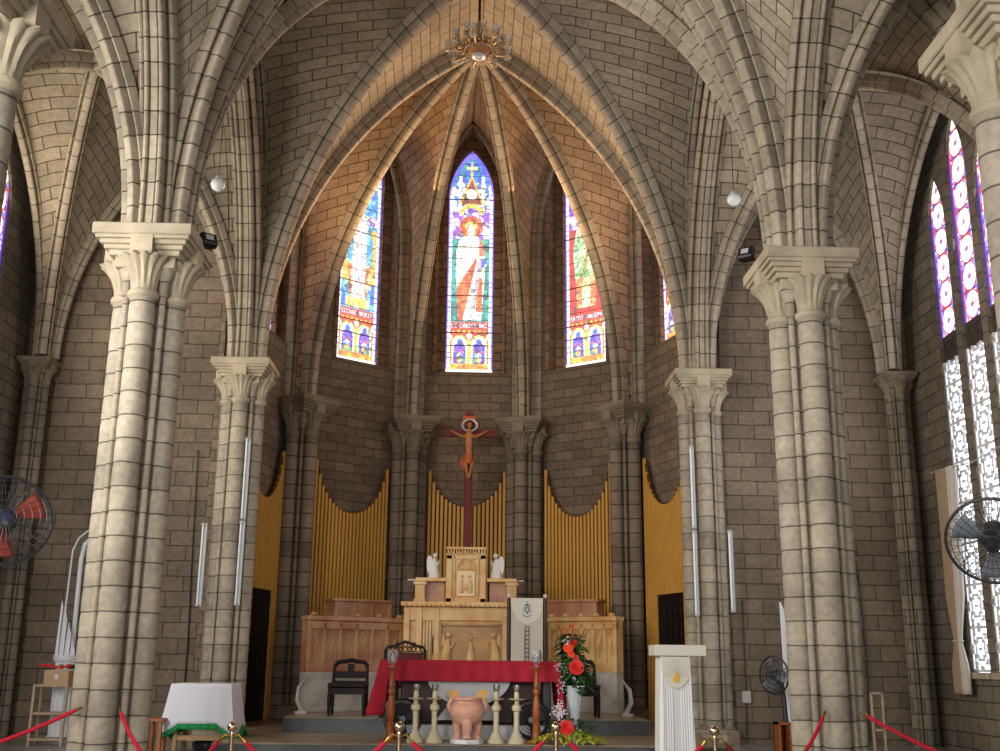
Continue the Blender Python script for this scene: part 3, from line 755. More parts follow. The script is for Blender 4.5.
def far_door(a, b, u0, u1, flip, label):
    T, L = wall_T(a, b); W = L*(u1-u0); d = (W/2-1.25, W/2-.3) if flip else (-W/2+.5, -W/2+1.4)
    slat_panel(a, b, label, .6, u0, u1, door=(d[0], d[1], 2.72))
    ctr = T @ Vector((L*(u0+u1)/2, -.1, .6)); rz = math.atan2(T[1][0], T[0][0])
    door_no[0] += 1
    r = bpy.data.objects.new('door_%d' % door_no[0], None); COL.objects.link(r); r.location = ctr; r.rotation_euler.z = rz; r['kind'] = 'structure'
    q = MB(); q.box(d[0]+.01, d[1]-.01, .0, .03, 0, 2.1); q.build('door_leaf', BLACK, r)
    q = MB()
    for k in range(5): q.box(d[0]+.05+k*.19, d[0]+.08+k*.19, -.05, -.02, 0, 2.1)
    for k in range(6):
        z = .15+k*.36; q.box(d[0]+.02, d[1]-.02, -.05, -.02, z, z+.03)
        for j in range(4):
            c_ = (d[0]+.16+j*.19, -.035, z+.18); q.tube([(c_[0]+.06*cos(2*PI*i/10), c_[1], c_[2]+.1*sin(2*PI*i/10)) for i in range(11)], .01, 5)
    q.build('door_grille', mat('grille_iron', S(48, 38, 34), .45, .5), r)
door_no = [0]
far_door(AVW[0], AVW[1], .2, .83, False, 'gold slatted panel around the left black door')
far_door(AVW[4], AVW[5], .17, .8, True, 'gold slatted panel around the right black door')

# ---- central altarpiece
def altarpiece():
    y = 18.0; x0 = PY(403, 640, y).x; x1 = PY(507.5, 640, y).x; zt = PY(455, 602, y).z; z0 = .8; cx = (x0+x1)/2; W = x1-x0
    root = empty('altarpiece', (cx, y, z0), 'tall yellow marble altarpiece with a carved relief panel behind the red table', 'altar'); H = zt-z0
    q = MB(); q.box(-W/2+.02, W/2-.02, .05, .75, 0, H-.06)
    q.box(-W/2, W/2, .0, .1, 0, .55, bev=.01); q.box(-W/2, W/2, .0, .1, H-.3, H-.08, bev=.01)
    for xa, xb in ((-W/2, -W/2+.1), (-W/2+.2, -W/2+.3), (-W/2+.5, -W/2+.58), (W/2-.09, W/2)): q.box(xa, xb, -.02, .1, .4, H-.1, bev=.008)
    for k in range(4): q.box(-W/2+.32+k*.05, -W/2+.345+k*.05, .0, .08, .55, H-.3)
    q.build('body', YMARB, root)
    # table top with a scalloped edge
    q = MB(); q.box(-W/2-.05, W/2+.06, -.07, .8, H-.07, H, bev=.01)
    n = 22
    for k in range(n): q.lathe([(.0001, -.022), (.034, -.018), (.04, 0), (.034, .03)], (-W/2-.02+(W+.05)*(k+.5)/n, -.06, H-.06), 8)
    q.build('table_top', YMARB, root)
    # relief
    xl, xr = -W/2+.62, W/2-.12; q = MB(); q.box(xl, xr, .03, .06, .5, H-.36)
    for a, b, c, d in ((xl-.03, xr+.03, H-.38, H-.34), (xl-.03, xr+.03, .46, .5)): q.box(a, b, -.02, .05, c, d, bev=.006)
    q.box(xl-.04, xl, -.02, .05, .46, H-.34, bev=.006); q.box(xr, xr+.04, -.02, .05, .46, H-.34, bev=.006)
    pn = q.build('relief_panel', YMD, root)
    q = MB(); cz = 1.02
    for s in (-1, 1):   # two kneeling winged figures facing the middle
        bx = (xl+xr)/2+s*.38
        q.tube([(bx+s*.0, .03, cz-.34), (bx+s*.03, .0, cz-.18), (bx+s*.0, .0, cz-.02), (bx-s*.01, .01, cz+.1)], [.09, .085, .065, .03], 10)
        q.ball((bx-s*.02, .0, cz+.17), .042)
        q.tube([(bx, .0, cz+.06), (bx-s*.07, -.01, cz-.03), (bx-s*.11, 0, cz+.06)], [.025, .022, .018], 8)
        q.tube([(bx+s*.02, .02, cz-.33), (bx-s*.1, .02, cz-.35)], [.05, .03], 8)
        q.prism([(bx+s*a, cz+b) for a, b in ((.03, .04), (.06, .16), (.13, .24), (.2, .22), (.25, .1), (.25, -.08), (.2, -.24), (.13, -.34), (.15, -.16), (.12, -.02), (.07, -.0))], .0, .04)
        for t in range(4): q.tube([(bx+s*(.09+.035*t), -.004, cz+.14-.01*t), (bx+s*(.11+.03*t), -.004, cz-.08-.03*t)], .008, 5)
    q.tube([((xl+xr)/2, .02, cz-.3), ((xl+xr)/2, 0, cz-.1), ((xl+xr)/2, .01, cz+.05)], [.08, .05, .02], 10); q.ball(((xl+xr)/2, .01, cz+.12), .035)
    for k in range(9): q.tube([((xl+xr)/2+.06*cos(k*PI/8), .03, cz+.16+.06*sin(k*PI/8)), ((xl+xr)/2+.16*cos(k*PI/8), .03, cz+.16+.16*sin(k*PI/8))], .008, 4)
    q.build('carved_relief', YMARB, pn)
    # gradine wings with pillars
    zl = PY(430, 577, y).z-z0
    for s, pa, pb in ((-1, 415, 447), (1, 487, 517)):
        xa = PY(pa, 577, y).x-cx; xb = PY(pb, 577, y).x-cx
        q = MB(); q.box(xa, xb, .1, .5, zl-.06, zl, bev=.008); 
        q.box((xa if s < 0 else xb-.16)+.03*0, (xa+.16 if s < 0 else xb), .14, .42, H, zl-.06, bev=.01)
        px_ = xa+.08 if s < 0 else xb-.08
        q.box(px_-.11, px_+.11, .11, .45, zl-.12, zl-.06, bev=.01); q.box(px_-.1, px_+.1, .11, .44, H, H+.06, bev=.01)
        for k in range(3): q.box(px_-.05+k*.04, px_-.035+k*.04, .125, .15, H+.08, zl-.14)
        q.build('gradine', YMARB, root)
        q = MB(); q.box(xa+.05, xb-.05, .3, .36, H, zl-.06); q.build('gradine_back', RMARB, root)
        tip = MB(); xx = xa-.13 if s < 0 else xb+.13
        tip.box(min(xx, xa), max(xx, xa), .2, .4, zl-.05, zl-.02, bev=.005) if s < 0 else tip.box(min(xb, xx), max(xb, xx), .2, .4, zl-.05, zl-.02, bev=.005)
        tip.build('ledge', WMARB, root)
    return root, cx, y, z0, H, zl
AP, acx, acy, acz, aH, azl = altarpiece()
def tabernacle():
    y = acy+.12; x0 = PY(446, 575, y).x; x1 = PY(486, 575, y).x; z1 = PY(466, 547, y).z; z0 = acz+aH; W = x1-x0; H = z1-z0; cx = (x0+x1)/2
    root = empty('tabernacle', (cx, y, z0), 'upright carved marble tabernacle crowning the altarpiece', 'tabernacle')
    q = MB(); q.box(-W/2+.02, W/2-.02, .03, .5, 0, H-.1); q.box(-W/2, W/2, -.02, .52, H-.04, H, bev=.006)
    for s in (-1, 1):
        a, b = sorted((s*(W/2), s*(W/2-.1))); q.box(a, b, .0, .1, 0, H-.1, bev=.008); a, b = sorted((s*(W/2-.12), s*(W/2-.15))); q.box(a, b, .0, .1, .0, H-.1, bev=.008)
    q.box(-W/2, W/2, .0, .1, 0, .07, bev=.006); q.box(-W/2, W/2, .0, .1, H-.2, H-.13, bev=.006); q.build('body', YMARB, root)
    q = MB()
    for k in range(14): x = -W/2+.03+(W-.06)*k/13; q.box(x-.012, x+.012, .0, .1, H-.12, H-.04)
    q.build('cresting', YMARB, root)
    q = MB(); q.box(-.15, .15, .0, .04, .1, .52, bev=.008)
    q.build('tabernacle_door', mat('pale_yellow_marble', S(220, 192, 148), .4), root)
    q = MB()
    for s in (-1, 1): q.tube([(s*.07, -.005, .16), (s*.08, -.012, .28), (s*.06, -.01, .38)], [.035, .03, .015], 8); q.ball((s*.06, -.01, .42), .022)
    q.tube([(0, -.005, .2), (0, -.01, .3)], [.03, .02], 8); q.build('carving', YMARB, root)
    q = MB(); pts = [(-.17, .54), (0, .82), (.17, .54)]
    for a, b in zip(pts, pts[1:]+pts[:1]): q.tube([(a[0], .02, a[1]), (b[0], .02, b[1])], .016, 6)
    q.tube([(.07*cos(k*PI/8), .02, .62+.07*sin(k*PI/8)) for k in range(17)], .01, 6); q.build('gable', YMARB, root)
tabernacle()

# ---- carved side wings
def wing(pxa, ya, pxb, yb, label, m1, flip):
    A_ = PY(pxa, 640, ya); B_ = PY(pxb, 640, yb); d = B_-A_; d.z = 0; L = d.length; rz = math.atan2(d.y, d.x)
    root = empty('side_altar', (A_.x, A_.y, .8), label, 'altar', 'carved side wings of the altarpiece', rz)
    H = PY((pxa+pxb)/2, 617, (ya+yb)/2).z-.8; hb = PY((pxa+pxb)/2, 672, (ya+yb)/2).z-.8
    q = MB(); q.box(0, L, .0, .22, 0, hb, bev=.006)
    for k in (1, 2, 3): q.box(L*k/4-.01, L*k/4+.01, -.008, .01, .05, hb-.04)
    q.box(-.01, L+.01, -.02, .1, 0, .07, bev=.01); q.build('white_base', WMARB, root)
    q = MB(); q.box(0, L, .04, .22, hb, H-.06); q.box(0, L, -.0, .1, hb, hb+.14, bev=.01); q.box(0, L, 0, .1, H-.2, H-.07, bev=.01)
    n = 6
    for k in range(n+1):
        x = min(max(L*k/n, .03), L-.03); q.box(x-.03, x+.03, 0, .08, hb+.1, H-.1, bev=.008)
    for k in range(n):
        c_ = L*(k+.5)/n; s = L/n/2-.03
        q.tube([(c_-s, .03, H-.38)]+[(c_-s+r, .03, H-.38+z) for r, z in arc(s, .17, 6)]+[(c_+s-r, .03, H-.38+z) for r, z in arc(s, .17, 6)[::-1]]+[(c_+s, .03, H-.38)], .014, 6)
        q.tube([(c_-.03, .05, hb+.18), (c_, .03, hb+.4), (c_+.04, .03, H-.3)], [.01, .028, .012], 6)
    q.build('arcaded_front', m1, root)
    q = MB(); q.box(-.02, L+.02, -.04, .24, H-.07, H, bev=.01)
    for k in range(5): x = .08+(L-.16)*k/4; q.lathe([(.0001, 0), (.05, .0), (.06, .02), (.045, .05), (.02, .06)], (x, .0, H), 8)
    q.build('top_slab', m1, root)
    return root, L, H, rz
wl = wing(308, 17.3, 403, 18.3, 'reddish carved marble wing left of the altarpiece behind the left dark chair', RMARB, 0)
wr = wing(548, 18.4, 616, 17.6, 'yellow carved marble wing right of the altarpiece behind the flowers', YMARB, 1)
def upper(pxa, pxb, pyt, pyb, ya, yb, label):
    A_ = PY(pxa, pyt, ya); B_ = PY(pxb, pyt, yb); d = B_-A_; d.z = 0; L = d.length
    zt = A_.z; zb = .8
    root = empty('upper_cabinet', (A_.x, A_.y, zb), label, 'cabinet', 'upper marble blocks behind the side wings', math.atan2(d.y, d.x))
    H = zt-zb; q = MB(); q.box(0, L, 0, .3, 0, H-.04); 
    for k in range(4): x = .03+(L-.06)*k/3; q.box(x-.03, x+.03, -.02, .05, H-.38, H-.05, bev=.006)
    q.build('body', RMARB, root); q = MB(); q.box(-.04, L+.04, -.04, .33, H-.05, H, bev=.01); q.build('cornice', RMARB, root)
upper(335, 392, 598, 616, 18.35, 18.95, 'reddish marble block rising behind the left carved wing')
upper(546, 597, 600, 616, 19.0, 18.5, 'reddish marble block rising behind the right carved wing')

# ---- crucifix
WOODR = mat('dark_red_wood', S(112, 26, 24), .6, noise=.3, nscale=5); FLESH = mat('painted_flesh', S(186, 118, 66), .6, noise=.2, nscale=12)
TITUL = mat('orange_wood', S(206, 96, 40), .5); WHITE = mat('white_plaster', S(215, 212, 205), .5)
def skin(name, verts, edges, radii, m, parent, sub=2):
    me = bpy.data.meshes.new(name); me.from_pydata(verts, edges, []); me.materials.append(m)
    o = bpy.data.objects.new(name, me); COL.objects.link(o); o.parent = parent
    sk = o.modifiers.new('Skin', 'SKIN'); sk.use_smooth_shade = True
    if not me.skin_vertices:
        bm = bmesh.new(); bm.from_mesh(me); bm.verts.layers.skin.verify(); bm.to_mesh(me); bm.free()
    for i, v in enumerate(me.skin_vertices[0].data):
        r = radii[i]; v.radius = r if isinstance(r, tuple) else (r, r); v.use_root = (i == 0)
    sb = o.modifiers.new('Sub', 'SUBSURF'); sb.levels = sub; sb.render_levels = sub
    return o
def crucifix():
    y = 20.2; top = PY(470, 412, y); bot = PY(467, 560, y); arm = PY(470, 433, y); x = PY(469, 440, y).x
    root = empty('crucifix', (x, y, .8), 'tall dark red wooden crucifix with a carved figure, standing behind the tabernacle', 'crucifix'); z0 = .8
    zt = top.z-z0; za = arm.z-z0
    q = MB(); q.box(-.075, .075, 0, .1, 0, zt, bev=.012); q.build('cross_post', WOODR, root)
    q = MB(); xl = PY(445, 433, y).x-x; xr = PY(495, 433, y).x-x; q.box(xl, xr, -.0, .08, za-.075, za+.075, bev=.012); q.build('cross_arm', WOODR, root)
    q = MB(); q.box(-.12, .12, -.03, .0, zt-.26, zt-.09, bev=.006); q.build('title_board', TITUL, root)
    hz = PY(470, 430, y).z-z0
    # body: hips first
    V = [(0, -.13, za-.5), (0, -.15, za-.36), (0, -.15, za-.2), (0, -.13, za-.07), (.0, -.17, za+.03), (.01, -.19, za+.1),
         (-.1, -.11, za-.1), (-.2, -.08, za-.06), (-.3, -.04, za+.01), (-.345, -.04, za+.03),
         (.1, -.11, za-.1), (.2, -.08, za-.06), (.3, -.04, za+.01), (.345, -.04, za+.03),
         (-.06, -.13, za-.56), (-.05, -.18, za-.68), (-.02, -.12, za-.84), (-.01, -.14, za-.9),
         (.06, -.13, za-.56), (.06, -.17, za-.67), (.02, -.1, za-.83), (.02, -.14, za-.9)]
    E = [(0, 1), (1, 2), (2, 3), (3, 4), (4, 5), (3, 6), (6, 7), (7, 8), (8, 9), (3, 10), (10, 11), (11, 12), (12, 13), (0, 14), (14, 15), (15, 16), (16, 17), (0, 18), (18, 19), (19, 20), (20, 21)]
    Rr = [(.075, .06), (.062, .05), (.085, .06), (.07, .045), .03, .028, .036, .027, .02, .02, .036, .027, .02, .02, .046, .036, .025, .02, .046, .036, .025, .02]
    b = skin('body', V, E, Rr, FLESH, root)
    q = MB(); q.ball((.01, -.19, za+.12), .062, 14, 10, (.85, .95, 1.15)); q.ball((.01, -.255, za+.115), .012, 6, 4)
    for s in (-1, 1): q.ball((.01+s*.022, -.243, za+.135), .009, 6, 4)
    q.build('head', FLESH, root)
    q = MB(); q.ball((.01, -.175, za+.15), .07, 12, 8, (.95, .95, .95)); q.tube([(-.05, -.17, za+.15), (-.06, -.17, za+.05)], [.03, .015], 8); q.tube([(.07, -.17, za+.15), (.075, -.17, za+.05)], [.03, .015], 8)
    q.build('hair', mat('dark_brown_hair', S(50, 30, 20), .6), root)
    q = MB(); q.tube([(.01+.14*cos(2*PI*k/24), -.14, za+.12+.11*sin(2*PI*k/24)) for k in range(25)], .018, 8); q.build('halo', mat('silver_halo', S(205, 205, 215), .35, .4), root)
    q = MB(); q.lathe([(.06, .08), (.082, .06), (.09, -.04), (.08, -.1)], (0, -.135, za-.52), 16); q.tube([(-.1, -.14, za-.5), (-.13, -.16, za-.6), (-.1, -.16, za-.74)], [.02, .045, .02], 8)
    q.build('loincloth', mat('loincloth_paint', S(184, 86, 44), .6), root)
crucifix()

# ---- angels
def angel(px, s, label):
    y = acy+.28; p = PY(px, 571, y); root = empty('angel_statue', (p.x, y, acz+azl), label, 'statue', 'white angels on the altarpiece ledges'); root.scale = (.86, .86, .9)
    q = MB(); q.lathe([(.11, 0), (.11, .03), (.095, .05), (.1, .1), (.085, .2), (.065, .3), (.05, .35), (.02, .375)], (0, 0, 0), 16, flute=lambda a, z: .06*cos(7*a)*(1 if z < .28 else .2))
    q.ball((-s*.02, 0, .42), .048, 12, 8); q.tube([(0, 0, .32), (-s*.08, -.05, .25), (-s*.1, -.04, .33)], [.026, .022, .016], 8); q.tube([(0, .03, .3), (-s*.09, .0, .24), (-s*.1, -.02, .33)], [.026, .022, .016], 8)
    q.tube([(-s*.02, 0, .05), (-s*.11, -.02, .05)], [.06, .035], 8)
    q.build('figure', WHITE, root)
    for yy in (-.04, .05):
        w_ = MB(); w_.prism([(s*a, b) for a, b in ((.02, .2), (.03, .33), (.07, .41), (.12, .4), (.145, .3), (.14, .18), (.11, .07), (.09, .12), (.06, .16))], yy*1.3-.009, yy*1.3+.009); w_.build('wing', WHITE, root)
angel(434, -1, 'white kneeling angel statue on the left ledge facing the tabernacle'); angel(496.5, 1, 'white kneeling angel statue on the right ledge facing the tabernacle')

# ---- dark side chairs
def side_chair(px, y, rz, label, arch=True):
    p = PY(px, 700, y); root = empty('wooden_chair', (p.x, y, .8), label, 'chair', 'dark wooden chairs beside the altarpiece', rz)
    w = .25; hb = PY(px, 660, y).z-.8
    for sx in (-1, 1):
        q = MB(); q.tube([(sx*w, .22, 0), (sx*w, .2, .42), (sx*w*.98, .26, hb-.08)], [.024, .026, .02], 8); q.build('leg', BLACKW, root)
        q = MB(); q.lathe([(.018, 0), (.024, .1), (.03, .2), (.024, .4)], (sx*w, -.22, 0), 10); q.build('leg', BLACKW, root)
    q = MB(); q.box(-.28, .28, -.27, .27, .4, .46, bev=.015); q.build('seat', BLACKW, root)
    q = MB(); q.box(-.26, .26, -.24, .24, .3, .39); q.build('seat_rail', BLACKW, root)
    q = MB()
    q.tube([(-w, .26, hb-.1), (-w*.8, .26, hb-.03), (-w*.35, .26, hb-.02), (0, .26, hb), (w*.35, .26, hb-.02), (w*.8, .26, hb-.03), (w, .26, hb-.1)], .032, 8)
    q.box(-w, w, .24, .27, hb-.38, hb-.3, bev=.008); q.box(-w, w, .22, .25, .52, .62, bev=.008); q.box(-.05, .05, .235, .265, .6, hb-.05, bev=.006); q.build('backrest', BLACKW, root)
side_chair(348, 16.6, 0, 'dark wooden chair with an arched back left of the red-clothed altar')
side_chair(580, 16.7, 0, 'dark wooden chair behind the flowers right of the altar')
def presider_chair():
    y = 16.2; p = PY(403.5, 680, y); root = empty('presider_chair', (p.x, y, .8), 'ornate black chair with pierced cresting and maroon back behind the red cloth', 'chair')
    hb = PY(403, 641, y).z-.8; w = .29
    MAR = mat('maroon_upholstery', S(88, 22, 28), .8)
    q = MB(); q.box(-.26, .26, .2, .27, .5, hb-.17, bev=.02); q.build('backrest', MAR, root)
    q = MB(); q.box(-.3, .3, -.28, .25, .4, .5, bev=.03); q.build('seat', MAR, root)
    for sx in (-1, 1):
        for yy, zt in ((.25, hb-.12), (-.24, .68)):
            q = MB(); q.lathe([(.03, 0), (.024, .1), (.035, .3), (.028, .5), (.024, zt)], (sx*w, yy, 0), 10); q.build('leg', BLACKW, root)
        q = MB(); q.tube([(sx*w, .22, .72), (sx*w, -.05, .7), (sx*w*1.05, -.28, .68)], .03, 8); q.build('armrest', BLACKW, root)
    q = MB()
    q.tube([(-w-.02, .24, hb-.16), (-w*.9, .24, hb-.08), (-w*.4, .24, hb-.05), (0, .24, hb), (w*.4, .24, hb-.05), (w*.9, .24, hb-.08), (w+.02, .24, hb-.16)], .018, 6)
    q.box(-w, w, .225, .255, hb-.19, hb-.16)
    for k in range(-4, 5):
        c_ = (k*.062, .24, hb-.115); r = .034; q.tube([(c_[0]+r*cos(2*PI*i/10), c_[1], c_[2]+r*sin(2*PI*i/10)) for i in range(11)], .009, 5)
    for k in (-1, 0, 1): q.tube([(k*.12+.03*cos(2*PI*i/10), .24, hb-.05+.03*sin(2*PI*i/10)) for i in range(11)], .009, 5)
    q.build('pierced_cresting', BLACKW, root)
presider_chair()
def cathedra():
    y = 16.6; a = PY(511, 630, y); b = PY(543, 630, y); cx = (a.x+b.x)/2; W = b.x-a.x; zt = PY(527, 598, y).z-.8; H = zt
    root = empty('episcopal_chair', (cx, y, .8), 'high cream chair back with a blue crest and a black ladder between two dark posts', 'chair')
    CREAM = mat('cream_cloth', S(205, 196, 176), .8, noise=.1, nscale=6, stretch=(12, 1, .4)); PALE = mat('pale_cloth', S(218, 211, 194), .8); BLU = mat('crest_blue', S(62, 112, 130), .6); BLU2 = mat('crest_gray', S(128, 138, 142), .6)
    q = MB(); q.box(-W/2, W/2, 0, .06, .35, H, bev=.01)
    bk = q.build('backrest', CREAM, root)
    q = MB(); q.prism([(-W/2, H-.002)]+[(W/2*cos(PI+PI*k/20), H-.05-.33*abs(sin(PI*k/20))) for k in range(21)]+[(W/2, H-.002)], -.008, .0); q.build('round_top_cloth', PALE, bk)
    q = MB(); z1 = H-.42
    for s in (-1, 1): q.box(s*.03-.006, s*.03+.006, -.012, 0, .4, z1)
    for k in range(14): q.box(-.034, .034, -.013, 0, z1-.012-k*.062, z1-k*.062)
    q.build('ladder_emblem', BLACK, bk)
    # crest: hat, shield, cross, scroll
    q = MB(); cz = H-.17
    q.prism([(-.036, cz+.035), (.036, cz+.035), (.036, cz-.02), (0, cz-.07), (-.036, cz-.02)], -.014, -.008); q.box(-.05, .05, -.014, -.008, cz+.05, cz+.062); q.prism([(.025*cos(PI*k/10), cz+.062+.022*sin(PI*k/10)) for k in range(11)], -.014, -.008)
    q.build('crest_shield', BLU, bk)
    q = MB(); q.box(-.004, .004, -.013, -.008, cz+.08, cz+.12); q.box(-.014, .014, -.013, -.008, cz+.1, cz+.107)
    for s in (-1, 1):
        for k in range(3): q.ball((s*(.052+.006*k), -.01, cz+.02-.026*k), .008, 6, 4, (1, .5, 1)); 
        q.tube([(s*.05, -.01, cz+.05), (s*.058, -.01, cz-.05)], .0025, 4)
    q.tube([(-.06, -.01, cz-.075), (-.03, -.01, cz-.1), (0, -.01, cz-.105), (.03, -.01, cz-.1), (.06, -.01, cz-.075)], .008, 6); q.build('crest_scroll', BLU2, bk)
    q = MB(); q.box(-.012, .012, -.018, -.014, cz-.03, cz+.02); q.box(-.03, .03, -.018, -.014, cz-.002, cz+.006); q.build('shield_charge', PALE, bk)
    MARO = mat('dark_maroon_wood', S(50, 20, 18), .35)
    for s in (-1, 1):
        q = MB(); q.lathe([(.028, 0), (.028, H+.0)], (s*(W/2+.035), .03, 0), 12); po = q.build('post', MARO, root)
        q = MB(); q.ball((s*(W/2+.035), .03, H+.03), .032); q.build('ball_finial', WHITE, po)
    q = MB(); q.box(-W/2, W/2, -.5, .0, .38, .5, bev=.02); q.build('seat', CREAM, root)
    for s in (-1, 1):
        q = MB(); q.lathe([(.026, 0), (.026, .66)], (s*(W/2+.035), -.48, 0), 12); po = q.build('post', MARO, root)
        q = MB(); q.ball((s*(W/2+.035), -.48, .69), .03); q.build('ball_finial', WHITE, po)
cathedra()

# ---- altar with red cloth
RED = mat('crimson_cloth', S(176, 12, 40), .75, noise=.25, nscale=5, bump=.15, bscale=30)
def cloth_drop(q, a, b, zt, zb, out, amp=.02, waves=6, n=60, m=10, ph=0, flare=.05, zb2=None):
    """hanging cloth wall from point a to b (x,y), outward dir out"""
    V = []; 
    for j in range(m+1):
        t = j/m
        for i in range(n+1):
            u = i/n; zbb = zb+(zb2-zb)*u if zb2 is not None else zb
            z = zt+(zbb-zt)*t+ .006*sin(u*40)*t
            k = flare*t+amp*t**.7*sin(u*waves*2*PI+ph+.8*sin(u*9))
            V.append((a[0]+(b[0]-a[0])*u+out[0]*k, a[1]+(b[1]-a[1])*u+out[1]*k, z))
    q.add(V, [(j*(n+1)+i, j*(n+1)+i+1, (j+1)*(n+1)+i+1, (j+1)*(n+1)+i) for j in range(m) for i in range(n)], None, True)
def drape(q, W, D, zt, zfun, ffun, amp=.012, waves=26, m=10, n=160, border=None):
    """cloth hanging round a W x D table top; zfun(x,y) bottom height, ffun flare; border=(h) makes only a strip below the hem"""
    per = 2*(W+D); P_ = []; rc = .03
    for i in range(n):
        d = per*i/n
        if d < W: x, y = -W/2+d, -D/2
        elif d < W+D: x, y = W/2, -D/2+(d-W)
        elif d < 2*W+D: x, y = W/2-(d-W-D), D/2
        else: x, y = -W/2, D/2-(d-2*W-D)
        cx_ = max(-W/2+.12, min(W/2-.12, x)); cy_ = max(-D/2+.12, min(D/2-.12, y)); o = Vector((x-cx_, y-cy_, 0))
        k = o.length/.12; o.normalize(); P_.append((x, y, o, k, d))
    V = []
    for j in range(m+1):
        for i, (x, y, o, k, d) in enumerate(P_):
            zb = zfun(x, y)
            if border: z = zb-border*j/m; t = 1+.2*j/m
            else: t = j/m; z = zt+(zb-zt)*t
            f = ffun(x, y)*t*(1+.5*(k-1))+amp*min(1, t)**.8*sin(2*PI*waves*i/n+1.3*sin(9*PI*i/n))+.003+(.006 if border else 0)
            V.append((x+o.x*f, y+o.y*f, z))
    q.add(V, [(j*n+i, j*n+(i+1) % n, (j+1)*n+(i+1) % n, (j+1)*n+i) for j in range(m) for i in range(n)], None, True)
def altar():
    y0, y1 = 14.6, 15.4; z0 = .6; xa = PY(381, 665, y0).x; xb = PY(559, 665, y0).x; zt = PY(467, 661, y0).z
    cx = (xa+xb)/2; W = xb-xa; H = zt-z0
    GREYM = mat('grey_white_marble', S(186, 188, 192), .35, noise=.12, nscale=3)
    root = empty('altar_table', (cx, (y0+y1)/2, z0), 'stone altar with a fan-shaped white support under the red cloth', 'altar'); D = (y1-y0)/2
    q = MB(); q.box(-W/2+.02, W/2-.02, -D+.02, D-.02, H-.1, H-.006, bev=.01); q.build('table_top', GREYM, root)
    zz = lambda py: PY(467, py, y0+.1).z-z0; xx = lambda px: PY(px, 700, y0+.1).x-cx
    r = (xx(512)-xx(426))/2; c0 = xx(469); zt2 = H-.1
    q = MB(); q.prism([(c0-r, zt2)]+[(c0+r*1.0*cos(PI+PI*k/24), zt2-(zt2-zz(706))*abs(sin(PI*k/24))**.8) for k in range(1, 24)]+[(c0+r, zt2)], -D+.1, -D+.26); q.build('fan_support', GREYM, root)
    q = MB(); q.prism([(xx(452), zz(700)), (xx(486), zz(700)), (xx(500), zz(720)), (xx(437), zz(720))], -D+.06, -D+.24); q.build('flared_foot', GREYM, root)
    q = MB(); q.box(xx(398), xx(548), -D+.02, D-.1, 0, zz(724)-.01, bev=.01); q.build('plinth', GREYM, root)
    q = MB(); q.box(-W/2+.25, W/2-.25, -D+.34, D-.1, zz(724), H-.1, bev=.01); q.build('dark_core', mat('dark_maroon_stone', S(58, 22, 24), .5), root)
    for s in (-1, 1): 
        q = MB(); q.box(min(s*(W/2-.1), s*(W/2-.2)), max(s*(W/2-.1), s*(W/2-.2)), -D+.1, D-.1, 0, H-.1, bev=.01); q.build('side_slab', mat('dark_grey_stone', S(60, 60, 62), .5), root)
    # cloth
    q = MB(); q.box(-W/2-.01, W/2+.01, -D-.01, D+.01, H-.004, H+.008, bev=.003)
    zb = PY(467, 681.5, y0-.03).z-z0
    def zf(x, y):
        sx = max(0, (-x-W/2+.10)/.02) if x < 0 else 0
        rx = max(0, (x-W/2+.05)/.015)
        return zb-.42*min(1, sx)**1.5*(1-.15*(y+D)/D)-.36*min(1, rx)**1.5
    def ff(x, y): return .02+(.15*min(1, max(0, (-x-W/2+.10)/.10)) if x < 0 else .05*min(1, max(0, (x-W/2+.06)/.06)))
    drape(q, W+.02, 2*D+.02, H+.004, zf, ff, .010, 30, 14, 520)
    cl = q.build('altar_cloth', RED, None); cl.location = root.location; tag(cl, 'crimson cloth draped over the altar, hanging low at its left end', 'tablecloth')
    cl.modifiers.new('Solid', 'SOLIDIFY').thickness = .006
altar()
# black round floor fans under the altar ends
def round_fan(px, label):
    y = 14.62; p = PY(px, 708, y); r = .235; root = empty('floor_fan', (p.x, y, .6), label, 'fan', 'round black floor fans under the altar'); cz = .26
    DG = mat('dark_grey_plastic', S(48, 50, 52), .5)
    T = Matrix.Translation((0, 0, cz)) @ Matrix.Rotation(PI/2, 4, 'X')
    q = MB(); q.lathe([(r, -.07), (r+.015, 0), (r, .07), (r-.03, .075), (r-.035, -.06)], seg=32, T=T, caps=False); q.build('drum', BLACK, root)
    q = MB(); 
    for k in range(1, 6): q.tube([T @ Vector((r*k/6*cos(2*PI*i/24), r*k/6*sin(2*PI*i/24), .06)) for i in range(25)], .004, 4)
    q.build('grille', DG, root)
    q = MB(); q.lathe([(.0001, .085), (.04, .08), (.045, .03), (.0001, .03)], seg=14, T=T, caps=False); q.build('hub', mat('grey_badge', S(120, 130, 130), .4), root)
    for k in range(4):
        a = k*PI/2+.4; q = MB(); pr = [T @ Vector((cos(a)*rr+dx*-sin(a), sin(a)*rr+dx*cos(a), .0+dz)) for rr, dx, dz in ((.04, -.03, .02), (.19, -.08, .03), (.19, .06, -.03), (.04, .03, -.02))]
        q.quad(pr); o_ = q.build('blade', DG, root); o_.modifiers.new('S', 'SOLIDIFY').thickness = .006
    q = MB()
    for s in (-1, 1): q.tube([(s*.12, -.12, .012), (s*.14, 0, .02), (s*.12, .12, .012)], .012, 6); q.tube([(s*.14, 0, .02), (s*.2, 0, .12)], .012, 6)
    q.build('stand', BLACK, root)
round_fan(403, 'round black floor fan under the left end of the altar'); round_fan(531, 'round black floor fan under the right end of the altar')

